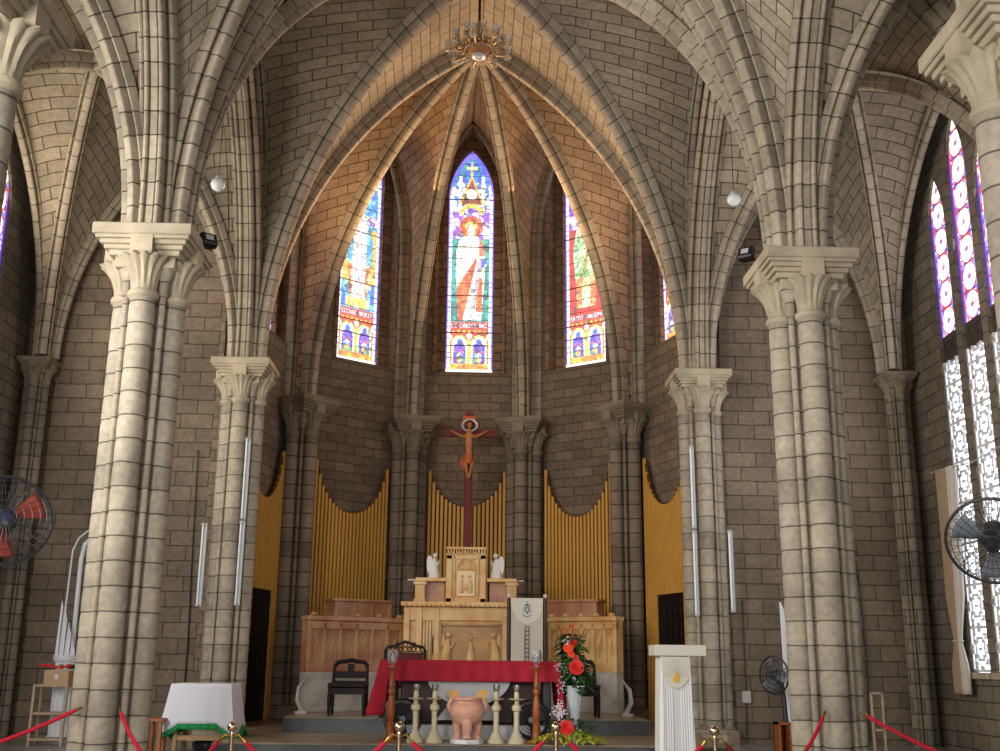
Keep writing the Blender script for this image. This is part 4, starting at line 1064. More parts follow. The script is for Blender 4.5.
# ---- candlesticks
IVORY = mat('ivory_stone', S(206, 194, 160), .4, noise=.15, nscale=9); WOODO = mat('orange_turned_wood', S(160, 84, 34), .4, noise=.3, nscale=10)
GLASSC = mat('clear_glass', (.95, .97, 1, 1), .05, trans=.9); STEEL = mat('polished_steel', S(200, 200, 200), .2, 1)
def candlestick(px, label):
    F = 1.22
    y = 14.18; p = PY(px, 737, y); root = empty('stone_candlestick', (p.x, y, .6), label, 'candlestick', 'ivory stone candlesticks in front of the altar'); H = PY(px, 682, y).z-.6; k = H/.7
    q = MB(); q.lathe([(r_*F, z_) for r_, z_ in [(.0001, 0), (.088, 0), (.088, .03), (.075, .05), (.06, .07), (.055, .1), (.035, .13), (.03, .16), (.028, .3), (.03, .36), (.028, .38)]], seg=20, caps=False); q.build('stem', IVORY, root)
    q = MB(); q.lathe([(r_*F, z_) for r_, z_ in [(.02, .37), (.045, .39), (.052, .42), (.045, .45), (.024, .47), (.022, .5), (.03, .52)]], seg=20); q.build('knop', IVORY, root)
    q = MB(); q.lathe([(r_*F, z_) for r_, z_ in [(.0001, .515), (.075, .52), (.085, .53), (.075, .535), (.0001, .535)]], seg=20, caps=False); q.build('drip_plate', IVORY, root)
    q = MB(); q.lathe([(r_*F, z_) for r_, z_ in [(.024, .535), (.03, .56), (.024, .6), (.022, .62)]], seg=16); q.build('socket', IVORY, root)
    q = MB(); q.lathe([(r_*F, z_) for r_, z_ in [(.024, .62), (.034, .64), (.036, .7), (.033, .7), (.031, .645), (.0001, .63)]], seg=16, caps=False); q.build('glass_cup', STEEL, root)
for px, lb in ((415, 'ivory stone candlestick, leftmost of the four before the altar'), (434, 'ivory stone candlestick just left of the pink urn'), (496, 'ivory stone candlestick just right of the pink urn'), (516.5, 'ivory stone candlestick, rightmost of the four, beside the right wooden one')):
    candlestick(px, lb)
def wood_candle(px, label):
    y = 14.22; p = PY(px, 736, y); root = empty('wooden_candlestick', (p.x, y, .6), label, 'candlestick', 'tall turned wooden candlesticks'); H = PY(px, 667, y).z-.6; k = H/.86
    q = MB(); q.lathe([(.06, .03*k), (.055, .1*k), (.045, .2*k), (.052, .22*k), (.03, .24*k), (.05, .3*k), (.055, .36*k), (.045, .46*k), (.028, .54*k), (.046, .56*k), (.046, .6*k), (.028, .62*k), (.04, .66*k), (.026, .7*k), (.024, .8*k), (.04, .84*k)], seg=20); q.build('turned_stem', WOODO, root)
    q = MB(); q.box(-.15, .12, -.08, .08, 0, .022, bev=.006); q.lathe([(.1, .02), (.07, .04*k)], seg=16); q.build('base', WOODO, root)
    q = MB(); q.lathe([(.0001, .84*k), (.085, .845*k), (.09, .86*k), (.0001, .862*k)], seg=20, caps=False); q.build('drip_plate', WOODO, root)
    q = MB(); q.lathe([(.02, .862*k), (.022, .89*k), (.05, .91*k), (.072, .96*k), (.07, 1.02*k), (.052, 1.06*k), (.048, 1.06*k), (.066, 1.02*k), (.066, .96*k), (.046, .92*k), (.0001, .905*k)], seg=20, caps=False); q.build('glass_bowl', GLASSC, root)
    q = MB(); q.lathe([(.02, .915*k), (.022, .99*k)], seg=12); q.build('candle', WHITE, root)
wood_candle(390, 'turned wooden candlestick with a glass bowl at the left end of the altar'); wood_candle(536.5, 'turned wooden candlestick with a glass bowl beside the flowers')

# ---- pink urn
def urn():
    y = 14.15; p = PY(467, 735, y); PINK = mat('pink_stone', S(224, 166, 142), .4, noise=.2, nscale=14, bump=.3, bscale=30); YEL = mat('yellowish_stone', S(212, 158, 84), .4, noise=.25, nscale=10)
    root = empty('incense_urn', (p.x, y, .6), 'three-legged pink stone urn with two raised handles below the altar cloth', 'urn')
    q = MB(); q.lathe([(.0001, 0), (.2, 0), (.2, .03), (.19, .05), (.0001, .05)], seg=24, caps=False, flute=lambda a, z: .04*cos(8*a)); q.build('base', WHITE, root)
    q = MB(); q.lathe([(.0001, .22), (.1, .21), (.17, .26), (.215, .34), (.22, .4), (.2, .45), (.165, .48), (.16, .5), (.185, .52), (.185, .55), (.155, .55), (.145, .5), (.0001, .42)], seg=32, caps=False); q.build('bowl', PINK, root)
    for a in (-PI/2, PI/6, 5*PI/6):
        q = MB(); c_, s_ = cos(a), sin(a); q.tube([(c_*.13, s_*.13, .28), (c_*.15, s_*.15, .18), (c_*.13, s_*.13, .1), (c_*.15, s_*.15, .05)], [.07, .06, .045, .055], 10); q.build('leg', PINK, root)
    for s in (-1, 1):
        q = MB(); q.tube([(s*.2, 0, .36), (s*.235, 0, .45), (s*.2, 0, .53)], [.025, .03, .03], 8); q.build('handle', PINK, root)
        q = MB(); q.prism([(s*.11, .54), (s*.12, .62), (s*.15, .635), (s*.17, .63), (s*.2, .64), (s*.23, .63), (s*.25, .64), (s*.255, .6), (s*.22, .54), (s*.2, .5)], -.03, .03); q.build('handle_crest', YEL, root)
urn()

# ---- flowers
def leaf(q, p, d, L, w_, droop=.3):
    d = Vector(d).normalized(); sd = d.cross(Vector((0, 0, 1)));
    if sd.length < .1: sd = Vector((1, 0, 0))
    sd.normalize(); V = []
    for t in (0, .25, .5, .75, 1):
        c_ = Vector(p)+d*L*t-Vector((0, 0, droop*L*t*t)); ww = w_*sin(PI*min(.98, max(.04, t))**.8)
        V += [c_-sd*ww, c_+Vector((0, 0, .15*ww)), c_+sd*ww]
    q.add(V, [(3*i+a, 3*i+a+1, 3*i+a+4, 3*i+a+3) for i in range(4) for a in (0, 1)], None, True)
def bloom(q, c, r, d, petals=14, layers=3, rs=random):
    T = Vector(d).to_track_quat('Z', 'Y').to_matrix().to_4x4(); T.translation = Vector(c)
    for l in range(layers):
        rr = r*(1-.28*l); el = .25+.4*l
        for k in range(petals):
            a = 2*PI*(k+.5*l)/petals; dr = Vector((cos(a)*cos(el), sin(a)*cos(el), sin(el))); sd = Vector((-sin(a), cos(a), 0)); w_ = rr*.32
            V = [T @ (dr*rr*.1-sd*w_*.3), T @ (dr*rr*.1+sd*w_*.3), T @ (dr*rr*.7+sd*w_), T @ (dr*rr), T @ (dr*rr*.7-sd*w_)]
            q.add(V, [(0, 1, 2, 4), (4, 2, 3)], None, False)
    q.ball(c, r*.3, 8, 6)
def flowers():
    rs = random.Random(4); y = 14.12; p = PY(571, 737, y); GR = mat('leaf_green', S(48, 92, 40), .6, noise=.4, nscale=14); YG = mat('yellow_green_foliage', S(190, 196, 62), .6, noise=.25, nscale=20)
    REDF = mat('red_petals', S(216, 34, 28), .6, noise=.2, nscale=20); ORF = mat('orange_red_petals', S(224, 70, 34), .6); WF = mat('white_sprig', S(214, 206, 214), .7); PUR = mat('red_flower_spray', S(176, 22, 52), .6)
    vase = empty('glass_vase', (p.x+.06, y+.08, .6), 'tall ribbed glass vase holding the tall flower arrangement beside the altar', 'vase')
    q = MB(); q.lathe([(.0001, .0), (.09, 0), (.085, .02), (.045, .1), (.045, .2), (.06, .4), (.1, .62), (.115, .7), (.108, .7), (.09, .6), (.05, .4), (.0001, .1)], seg=28, caps=False, flute=lambda a, z: .04*cos(14*a)); q.build('body', mat('frosted_crystal', S(205, 212, 215), .25, trans=.35), vase)
    arr = empty('flower_arrangement', (p.x+.06, y+.08, 1.3), 'tall arrangement of red and orange blooms with green leaves above the glass vase', 'flowers')
    q = MB()
    for k in range(420):
        a = rs.uniform(0, 2*PI); h = rs.uniform(-.05, .62); rr = .16*rs.uniform(.1, 1)*(1 if h < .25 else .75)
        cx = -.05*(h > .3); leaf(q, (cx+cos(a)*rr, sin(a)*rr, h), (cos(a), sin(a), rs.uniform(-.3, .8)), rs.uniform(.09, .17), .044, .4)
    q.build('foliage', GR, arr)
    for c, r, d, m in (((-.0, -.2, .22), .105, (0, -1, .25), REDF), ((-.09, -.17, .46), .075, (-.3, -1, .4), ORF), ((-.03, -.16, .52), .06, (.2, -1, .6), REDF), ((-.06, -.18, .38), .05, (-.2, -1, -.1), ORF), ((.0, -.15, .34), .045, (.2, -1, 0), ORF)):
        q = MB(); bloom(q, c, r, d, 16); q.build('bloom', m, arr)
    q = MB()
    for (x0, z0, x1, z1) in ((-.05, .5, -.13, .68), (-.02, .5, -.04, .72), (-.02, .5, .1, .66)):
        pts = [(x0+(x1-x0)*t, -.05, z0+(z1-z0)*t) for t in (0, .35, .7, 1)]; q.tube(pts, .006, 5)
        for t in range(3): leaf(q, (x0+(x1-x0)*.9, -.05, z0+(z1-z0)*.9), ((x1-x0)+rs.uniform(-.1, .1), rs.uniform(-.1, .1), .2), .1, .014, .2)
    q.build('strelitzia', ORF, arr)
    q = MB()
    for k in range(100):
        a = rs.uniform(0, 2*PI); s = rs.choice(((-.19, -.08, .22, .11), (.05, -.17, .1, .14), (-.1, -.15, .52, .06), (-.18, -.05, .02, .1)))
        q.ball((s[0]+rs.gauss(0, s[3]*.35), s[1]+rs.gauss(0, .03), s[2]+rs.gauss(0, s[3]*.8)), .009, 6, 4)
    q.build('white_sprigs', WF, arr)
    low = empty('low_flower_arrangement', (p.x-.02, y-.02, .6), 'low arrangement of yellow-green foliage and one red bloom at the foot of the vase', 'flowers')
    q = MB()
    for k in range(420):
        a = rs.uniform(0, 2*PI); rr = math.sqrt(rs.random()); x = cos(a)*rr*.41; yy = sin(a)*rr*.16; 
        leaf(q, (x, yy, .03+.14*(1-rr)), (cos(a)*.6+rs.uniform(-.5, .5), sin(a)*.6-.3, rs.uniform(.1, 1)), rs.uniform(.08, .14), .024, .5)
    q.build('yellow_foliage', YG, low)
    q = MB()
    for k in range(160):
        a = rs.uniform(0, 2*PI); x = rs.uniform(-.25, .3); leaf(q, (x, rs.uniform(-.05, .12), rs.uniform(.05, .3)*(1-abs(x))), (cos(a), sin(a)*.5, .6), rs.uniform(.08, .14), .02, .4)
    q.build('foliage', GR, low)
    q = MB(); bloom(q, (-.05, -.12, .2), .1, (0, -1, .35), 18, 4); q.build('bloom', REDF, low)
    q = MB()
    for k in range(80): q.ball((-.13+rs.gauss(0, .03), -.08+rs.gauss(0, .02), .4+rs.gauss(0, .06)), .011, 6, 4)
    q.tube([(-.13, -.05, .1), (-.13, -.07, .45)], .005, 5); q.build('white_sprigs', WF, low)
flowers()
# vertical white conch-like stands either side (marble scrolls at the wing ends)
def scroll(px, s, y, label):
    p = PY(px, 700, y); root = empty('marble_scroll', (p.x, y, .8), label, 'ornament', 'curved marble scrolls at the wing ends'); q = MB()
    q.tube([(s*.05, 0, .0), (-s*.0, 0, .06), (-s*.07, 0, .2), (-s*.05, 0, .38), (s*.04, 0, .5), (s*.05, 0, .44)], [.045, .04, .035, .035, .04, .02], 10); q.build('scroll', WMARB, root)
    q = MB(); q.box(-.09, .09, -.07, .07, 0, .04, bev=.008); q.build('foot', WMARB, root)
scroll(302, 1, 16.9, 'curved pale marble scroll at the far left end of the carved wing'); scroll(626.5, -1, 17.0, 'curved pale marble scroll at the far right end of the carved wing')
# ---- lectern
def lectern():
    y = 13.0; LW = mat('white_lacquer', S(222, 222, 220), .45); LG = mat('pale_grey_lacquer', S(196, 196, 196), .5); LB = mat('champagne_edge', S(196, 190, 176), .5)
    a = PY(654.5, 656, y); b = PY(706, 656, y); xt0, xt1 = a.x, b.x
    bl = PY(661, 660, y).x; br = PY(690, 660, y).x; cx = (bl+br)/2; W = br-bl; zt = PY(680, 645, y).z; zs = PY(680, 656, y).z; z0 = .4; H = zs-z0
    root = empty('lectern', (cx, y, z0), 'tall white fluted lectern with a sunburst shell and golden flame, right of the altar', 'lectern')
    q = MB(); q.box(xt0-cx, xt1-cx, -.03, .42, H, zt-z0, bev=.006); q.build('top_slab', LB, root)
    q = MB(); fl = .04
    w2 = W/2; q.prism([(-w2-fl, 0), (-w2, H), (w2, H), (w2+fl+.01, 0)], .03, .38); q.build('body', LW, root)
    zc = PY(676, 686, y).z-z0+.0; r = min(w2*.86, H-zc+.0); 
    q = MB()
    for s in (-1, 1):
        for k in range(4):
            xa = s*(w2*.3+k*w2*.16); q.prism([(xa*1.08-.009, 0), (xa-.009, H-.02), (xa+.009, H-.02), (xa*1.08+.009, 0)], .012, .03)
        q.prism(sorted_quad(s*w2*.94, H), .0, .03)
    q.build('fluting', LW, root)
    q = MB(); q.prism([(-w2*.22, 0), (-w2*.2, H-.3), (w2*.2, H-.3), (w2*.22, 0)], .02, .03); q.build('centre_strip', LG, root)
    q = MB(); top = H-.01; R_ = w2*.97; dz = top-(PY(676, 688, y).z-z0)
    pts = [(-R_, top)]+[(R_*cos(PI+PI*k/24), top-dz*.35-dz*.65*abs(sin(PI*k/24))) for k in range(25)]+[(R_, top)]
    q.prism(pts, -.012, .012); sh = q.build('sunburst_shell', LB, root)
    q = MB(); fz = top-dz*.68
    for k in range(11):
        a = PI*(k+.5)/11; L = R_*1.0; ex, ez = cos(a)*R_*.9, fz+sin(a)*dz*.62; q.tube([(cos(a)*.05, -.013, fz+sin(a)*.06), (ex, -.013, min(top-.01, ez))], .0035, 4)
    q.build('rays', mat('ray_groove', S(150, 146, 136), .6), sh)
    q = MB(); q.prism([(0, fz-.06), (-.035, fz-.035), (-.036, fz), (-.018, fz+.03), (-.014, fz+.07), (.004, fz+.04), (.012, fz+.09), (.03, fz+.03), (.036, fz-.01), (.03, fz-.04)], -.02, -.012)
    q.build('flame', mat('gold_flame', S(206, 160, 40), .35), sh)
    q = MB(); q.box(-w2-.06, w2+.06, .0, .4, 0, .06, bev=.01); q.build('foot', LW, root)
def sorted_quad(x, H): return [(x*1.06-.012, 0), (x-.012, H), (x+.012, H), (x*1.06+.012, 0)]
lectern()

# ---- rope barrier
CHAMP = mat('champagne_metal', S(196, 170, 140), .22, 1); VELV = mat('red_velvet', S(190, 14, 44), .85, noise=.2, nscale=30, bump=.2, bscale=60); BRASS = mat('brass', S(190, 150, 74), .3, 1)
def sag(a, b, d, n=36):
    a, b = Vector(a), Vector(b); return [a.lerp(b, t/n)-Vector((0, 0, d*4*(t/n)*(1-t/n))) for t in range(n+1)]
posts = []
for px, py, lb in ((232.5, 727, 'ball-topped rope post in front of the white-clothed table'), (399.5, 727, 'ball-topped rope post before the left end of the red altar'), (556, 727, 'ball-topped rope post below the flower arrangement'), (714.5, 731, 'ball-topped rope post right of the white lectern')):
    y = 9.9; p = PY(px, py, y); r = empty('rope_post', (p.x, y, 0), lb, 'barrier post', 'posts of the rope barrier'); h = p.z
    q = MB(); q.lathe([(.0001, 0), (.16, 0), (.16, .012), (.12, .03), (.035, .05), (.022, .07), (.022, h-.09), (.03, h-.085), (.03, h-.065), (.02, h-.055), (.018, h-.04)], seg=20, caps=False); q.build('post', CHAMP, r)
    q = MB(); q.ball((0, 0, h), .046, 16, 10); q.build('ball', CHAMP, r)
    for s in (-1, 1):
        q = MB(); q.tube([(s*.02, 0, h-.075), (s*.06, 0, h-.06), (s*.085, 0, h-.09)], .009, 6); q.build('hook', BRASS, r)
    posts.append(Vector((p.x, y, h-.09)))
def rope(a, b, d, label):
    P_ = sag(a, b, d); o = P_[0]; n = len(P_)
    root = empty('velvet_rope', tuple(o), label, 'rope', 'red velvet barrier ropes'); Q = [p-o for p in P_]
    q = MB(); q.tube(Q[1:-1], .019, 8); q.build('rope', VELV, root)
    for e in (Q[:2], Q[-2:]):
        q = MB(); q.tube([e[0], e[0].lerp(e[1], .6), e[1]], [.009, .016, .02], 8); q.build('end_fitting', BRASS, root)
hL0 = PY(82, 707, 11.4); hL1 = PY(119, 708, 11.25); hR0 = PY(825, 712, 11.5); hR1 = PY(860, 712, 11.6)
off = Vector((.085, 0, 0))
rope(hL0, PY(-160, 776, 10.6), .12, 'red velvet rope running left from the front left pier')
rope(hL1, posts[0]-off, .42, 'red velvet rope between the front left pier and the nearest post')
rope(posts[0]+off, posts[1]-off, .34, 'red velvet rope between the table post and the next post')
rope(posts[1]+off, posts[2]-off, .34, 'red velvet rope across the middle in front of the altar')
rope(posts[2]+off, posts[3]-off, .34, 'red velvet rope in front of the white lectern')
rope(posts[3]+off, hR0, .42, 'red velvet rope rising to the front right pier')
rope(hR1, PY(1120, 800, 10.8), .16, 'red velvet rope running right from the front right pier')
for p, lb in ((hL0, 'left'), (hR1, 'right')):
    pass

# ---- white-clothed side table
def side_table():
    y0, y1 = 14.75, 15.35; a = PY(172, 684, y0); b = PY(231, 684, y0); cx = (a.x+b.x)/2; W = b.x-a.x; zt = a.z; z0 = .4; H = zt-z0; D = (y1-y0)/2
    LWD = mat('light_wood', S(178, 142, 96), .5, noise=.2, nscale=6); root = empty('side_table', (cx, (y0+y1)/2, z0), 'small wooden table under a white cloth at the left', 'table')
    q = MB(); q.box(-W/2+.01, W/2-.01, -D+.01, D-.01, H-.05, H-.008); q.build('table_top', LWD, root)
    for sx in (-1, 1):
        for sy in (-1, 1): q = MB(); q.box(sx*(W/2-.08)-.025, sx*(W/2-.08)+.025, sy*(D-.06)-.025, sy*(D-.06)+.025, 0, H-.05, bev=.004); q.build('leg', LWD, root)
    q = MB(); q.box(-W/2+.08, W/2-.08, -D+.05, -D+.08, .16, .22); q.build('rail', LWD, root)
    WC = mat('white_cloth', S(222, 222, 230), .8, bump=.1, bscale=14); GRN = mat('green_lace', S(28, 148, 74), .8, noise=.3, nscale=40)
    zb = PY(200, 724, y0-.1).z-z0
    q = MB(); q.box(-W/2-.005, W/2+.005, -D-.005, D+.005, H-.004, H+.006, bev=.002)
    zf = lambda x, y: zb-.13*max(0, 1-(W/2-abs(x))/.13)*max(0, 1-(D-abs(y))/.2)-.04*(abs(x) > W/2-.02)
    ff = lambda x, y: .045+.07*(abs(x)/(W/2))**8
    drape(q, W+.01, 2*D+.01, H+.002, zf, ff, .008, 9, 12, 400)
    cl = q.build('table_cloth', WC); cl.location = root.location; tag(cl, 'white cloth with a green lace border over the small side table', 'tablecloth'); cl.modifiers.new('S', 'SOLIDIFY').thickness = .005
    q = MB(); h = .07
    drape(q, W+.01, 2*D+.01, H, zf, ff, .012, 24, 3, 400, border=h)
    gb = q.build('lace_border', GRN, cl); gb.modifiers.new('S', 'SOLIDIFY').thickness = .004
    # dark round planter under it
    tb = empty('black_basin', (cx+.12, (y0+y1)/2, z0), 'shiny dark round basin on the floor under the side table', 'basin')
    q = MB(); q.lathe([(.0001, 0), (.2, 0), (.24, .05), (.25, .12), (.22, .14), (.2, .1), (.0001, .06)], seg=24, caps=False); q.build('bowl', mat('black_gloss', S(30, 30, 34), .15), tb)
    st = empty('wooden_stool', (PY(157, 720, 14.6).x, 14.6, z0), 'orange-brown wooden stool at the left end of the side table', 'stool'); OW = mat('orange_wood_stool', S(160, 88, 44), .5, noise=.2, nscale=8)
    hs = PY(157, 718, 14.6).z-z0
    q = MB(); q.box(-.1, .11, -.15, .15, hs-.04, hs, bev=.006); q.build('seat', OW, st)
    for sx in (-1, 1):
        for sy in (-1, 1): q = MB(); q.box(sx*.075-.025, sx*.075+.025, sy*.11-.025, sy*.11+.025, 0, hs-.04, bev=.004); q.build('leg', OW, st)
side_table()

# ---- left corner: fluted pedestal, wooden rack, box, flowers, white arched pole and fins
def left_corner():
    y = 16.0; z0 = .4; WP = mat('white_painted', S(204, 206, 208), .5); WD = mat('pale_wood', S(176, 152, 122), .6, noise=.15, nscale=6)
    a = PY(38, 690, y); b = PY(70, 690, y); cx = (a.x+b.x)/2; W = b.x-a.x; H = PY(54, 684, y).z-z0
    r = empty('wooden_rack', (cx, y, z0), 'open pale wooden rack in the left corner', 'rack')
    for sx in (-1, 1):
        for sy in (-.14, .14): q = MB(); q.box(sx*W/2-.016, sx*W/2+.016, sy-.016, sy+.016, 0, H); q.build('upright', WD, r)
    for z in (.08, H*.52, H-.02): q = MB(); q.box(-W/2, W/2, -.15, .15, z-.015, z+.015, bev=.003); q.build('shelf', WD, r)
    bx = empty('cardboard_box', (PY(59, 680, y).x, y, z0+H-.005), 'tan box lying on top of the wooden rack', 'box'); hb = PY(59, 670, y).z-z0-H
    q = MB(); q.box(-.17, .17, -.12, .12, 0, hb, bev=.004); q.build('carton', mat('tan_card', S(178, 146, 112), .8), bx); q = MB(); q.box(-.175, .175, -.005, .005, hb-.001, hb+.003); q.box(-.02, .02, -.122, -.12, hb*.4, hb*.7); q.build('tape', WP, bx)
    fl = empty('red_flower_bunch', (PY(59, 668, y).x, y-.02, z0+H-.005+hb+.02), 'bunch of red flowers lying on the tan box', 'flowers'); rs = random.Random(2)
    q = MB()
    for k in range(5): bloom(q, (-.2+k*.09, -.05, .01+rs.uniform(0, .03)), .05, (0, -.6, .8), 9, 2)
    q.build('bloom', mat('red_petals', (1, 0, 0, 1)), fl)
    q = MB()
    for k in range(26): leaf(q, (rs.uniform(-.0, .25), 0, .0), (rs.uniform(-1, 1), -.3, rs.uniform(.2, 1)), .1, .02, .2)
    q.build('leaves', mat('leaf_green', (0, 1, 0, 1)), fl)
    y2 = 16.45; pd = empty('fluted_pedestal', (PY(62, 700, y2).x, y2, z0), 'white fluted round pedestal behind the wooden rack', 'pedestal'); hp = PY(62, 655, y2).z-z0
    q = MB(); q.lathe([(.14, 0), (.14, hp-.08)], seg=64, flute=lambda a, z: .04*cos(16*a)); q.build('shaft', WP, pd)
    q = MB(); q.lathe([(.17, hp-.09), (.18, hp-.05), (.18, hp)], seg=32); q.build('cap', WP, pd); q = MB(); q.lathe([(.19, 0), (.19, .05), (.16, .09)], seg=32); q.build('foot', WP, pd)
    fn = empty('folded_white_screen', (PY(64, 652, y2).x, y2, z0+hp), 'white pleated folding screen tapering upwards on the pedestal', 'screen'); q = MB()
    for k in range(7):
        x = -.12+k*.04; t = PY(64, 597+k*8.0 if k > 1 else 600, y2).z-z0-hp
        q.prism([(x, 0), (x+.02, t), (x+.045, t-.1), (x+.04, 0)], -.03+.03*(k % 2), -.015+.03*(k % 2))
    q.build('pleats', WP, fn)
    y3 = 16.6; ap = empty('arched_pole', (PY(62, 740, y3).x, y3, z0), 'thin white bent pipe curving over beside the front left pier', 'pole'); ox, oz = ap.location.x, z0
    q = MB(); pts = [PY(px, py, y3) for px, py in ((60, 650), (64, 620), (69, 580), (73, 550), (79, 538), (88, 531), (100, 530))]; q.tube([(p.x-ox, 0, p.z-oz) for p in [PY(57, 745, y3)]+pts], .014, 8); q.build('thin_pipe', WP, ap)
    q = MB(); pts = [PY(px, py, y3) for px, py in ((72, 640), (76, 600), (80, 560), (84, 544), (92, 537))]; q.tube([(p.x-ox, .05, p.z-oz) for p in [PY(65, 745, y3)]+pts], .035, 10); q.build('thick_pipe', WP, ap)
left_corner()

# ---- right side: pedestal fan, wooden box, white wedge, wooden frame, switch box, cables
def right_side():
    y = 14.2; z0 = .4; DK = mat('dark_plastic', S(38, 40, 42), .5); BL = mat('blade_grey', S(92, 98, 104), .4)
    hub = PY(773, 675, y); r = empty('pedestal_fan', (PY(789, 745, y).x, y, z0), 'dark pedestal fan standing left of the front right pier', 'fan'); c = Vector((hub.x-r.location.x, -.05, hub.z-z0))
    T = Matrix.Translation(c) @ Matrix.Rotation(-1.0, 4, 'Z') @ Matrix.Rotation(PI/2, 4, 'X'); R_ = .235
    q = MB()
    for rr in (.25, .5, .75, 1): q.tube([T @ Vector((R_*rr*cos(2*PI*i/28), R_*rr*sin(2*PI*i/28), .05*(1-rr))) for i in range(29)], .006 if rr < 1 else .014, 5)
    for k in range(16): a = 2*PI*k/16; q.tube([T @ Vector((.03*cos(a), .03*sin(a), .05)), T @ Vector((R_*cos(a), R_*sin(a), 0)), T @ Vector((.03*cos(a), .03*sin(a), -.06))], .003, 4)
    q.build('cage', DK, r)
    for k in range(3):
        a = k*2*PI/3; q = MB(); q.quad([T @ Vector((cos(a)*u-sin(a)*v, sin(a)*u+cos(a)*v, w_)) for u, v, w_ in ((.04, -.04, .02), (.2, -.1, .03), (.21, .05, -.01), (.05, .04, -.02))]); o_ = q.build('blade', BL, r); o_.modifiers.new('S', 'SOLIDIFY').thickness = .004
    q = MB(); q.ball(tuple(c+Vector((.07, .03, 0))), .085, 12, 8, (1.3, .8, .8)); q.build('motor', DK, r)
    q = MB(); q.tube([(c.x+.08, 0, c.z-.05), (c.x+.12, 0, c.z-.25), (.0, 0, .1)], [.03, .03, .035], 8); q.lathe([(.0001, 0), (.2, 0), (.19, .03), (.06, .07), (.04, .12)], seg=24, caps=False); q.build('stand', DK, r)
    a = PY(776, 722, 14.1); b = PY(789, 722, 14.1); bx = empty('wooden_box', ((a.x+b.x)/2, 14.12, z0), 'small orange-brown wooden stand at the foot of the front right pier', 'box'); w_ = (b.x-a.x)/2; h = a.z-z0; OW = mat('orange_wood_stool', (1, 1, 1, 1))
    q = MB(); q.box(-w_, -w_+.03, -.12, .12, 0, h); q.box(w_-.03, w_, -.12, .12, 0, h); q.box(-w_, w_, -.13, .13, h-.03, h); q.box(-w_, w_, .09, .12, 0, h); q.box(-w_, w_, -.12, .12, .1, .13); q.build('body', OW, bx)
    yy = 14.9; p = [PY(px, py, yy) for px, py in ((780.5, 602), (788, 618), (792, 700), (786, 690))]; o = empty('white_wedge_panel', (p[0].x, yy, z0), 'white pointed panel leaning behind the front right pier', 'panel'); q = MB()
    q.prism([(v.x-p[0].x, v.z-z0) for v in p[:3]]+[(p[2].x-p[0].x, 0), (p[3].x-p[0].x-.03, 0), (p[3].x-p[0].x, p[3].z-z0)], 0, .04); q.build('panel_face', mat('white_painted', (1, 1, 1, 1)), o); q = MB(); q.tube([(.0, .02, p[0].z-z0), (p[3].x-p[0].x, .02, p[3].z-z0)], .012, 6); q.build('edge', mat('white_painted', (1, 1, 1, 1)), o)
    y3 = 15.6; a = PY(871, 692, y3); b = PY(882, 692, y3); f = empty('wooden_frame_stand', (a.x, y3, z0), 'thin pale wooden frame standing right of the front right pier', 'stand'); W = b.x-a.x; H = a.z-z0; WD = mat('pale_wood', (1, 1, 1, 1)); q = MB()
    for x in (0, W): q.box(x-.014, x+.014, 0, .03, 0, H)
    q.box(0, W, 0, .03, H-.03, H); q.box(0, W, 0, .03, .3, .33); q.build('frame', WD, f); q = MB(); q.box(-.06, W+.06, -.14, .16, 0, .025); q.build('foot', WD, f)
right_side()

# ---- fluorescent tubes on the piers and walls
TUBE = mat('white_tube', S(222, 226, 230), .35); HOUS = mat('grey_batten', S(170, 172, 174), .5)
def tube_light(px0, py0, px1, py1, y, label, double=False):
    a = PY(px0, py0, y); b = PY(px1, py1, y); L = a.z-b.z
    r = empty('tube_light', (b.x, y, b.z), label, 'lamp', 'vertical fluorescent tube lights'); dx = a.x-b.x
    n = 2 if double else 1
    for k in range(n):
        z0, z1 = L*k/n+.01, L*(k+1)/n-.02; q = MB(); q.box(-.01, .045, 0, .035, z0, z1, bev=.004); q.build('batten', HOUS, r)
        q = MB(); q.tube([(-.015, -.02, z0+.03), (-.015, -.02, z1-.03)], .014, 8); q.build('tube', TUBE, r)
        for z in (z0+.02, z1-.02): q = MB(); q.box(-.035, .01, -.04, .0, z-.02, z+.02, bev=.003); q.build('end_cap', HOUS, r)
    return r
tube_light(247, 437, 236.5, 606, 16.6, 'long double white tube light on the right side of the left chancel pier', True)
tube_light(203.5, 522, 198, 607, 16.55, 'single white tube light on the left side of the left chancel pier')
tube_light(690, 445, 697, 617, 16.75, 'long double white tube light on the left side of the right chancel pier', True)
tube_light(729.5, 529, 733, 613, 16.75, 'single white tube light on the right side of the right chancel pier')
tube_light(907.5, 531, 914.5, 615, 17.28, 'single white tube light beside the corner column of the right aisle')
tube_light(14.5, 540, 8.5, 606, 17.12, 'single white tube light in the left aisle below the wall fan')

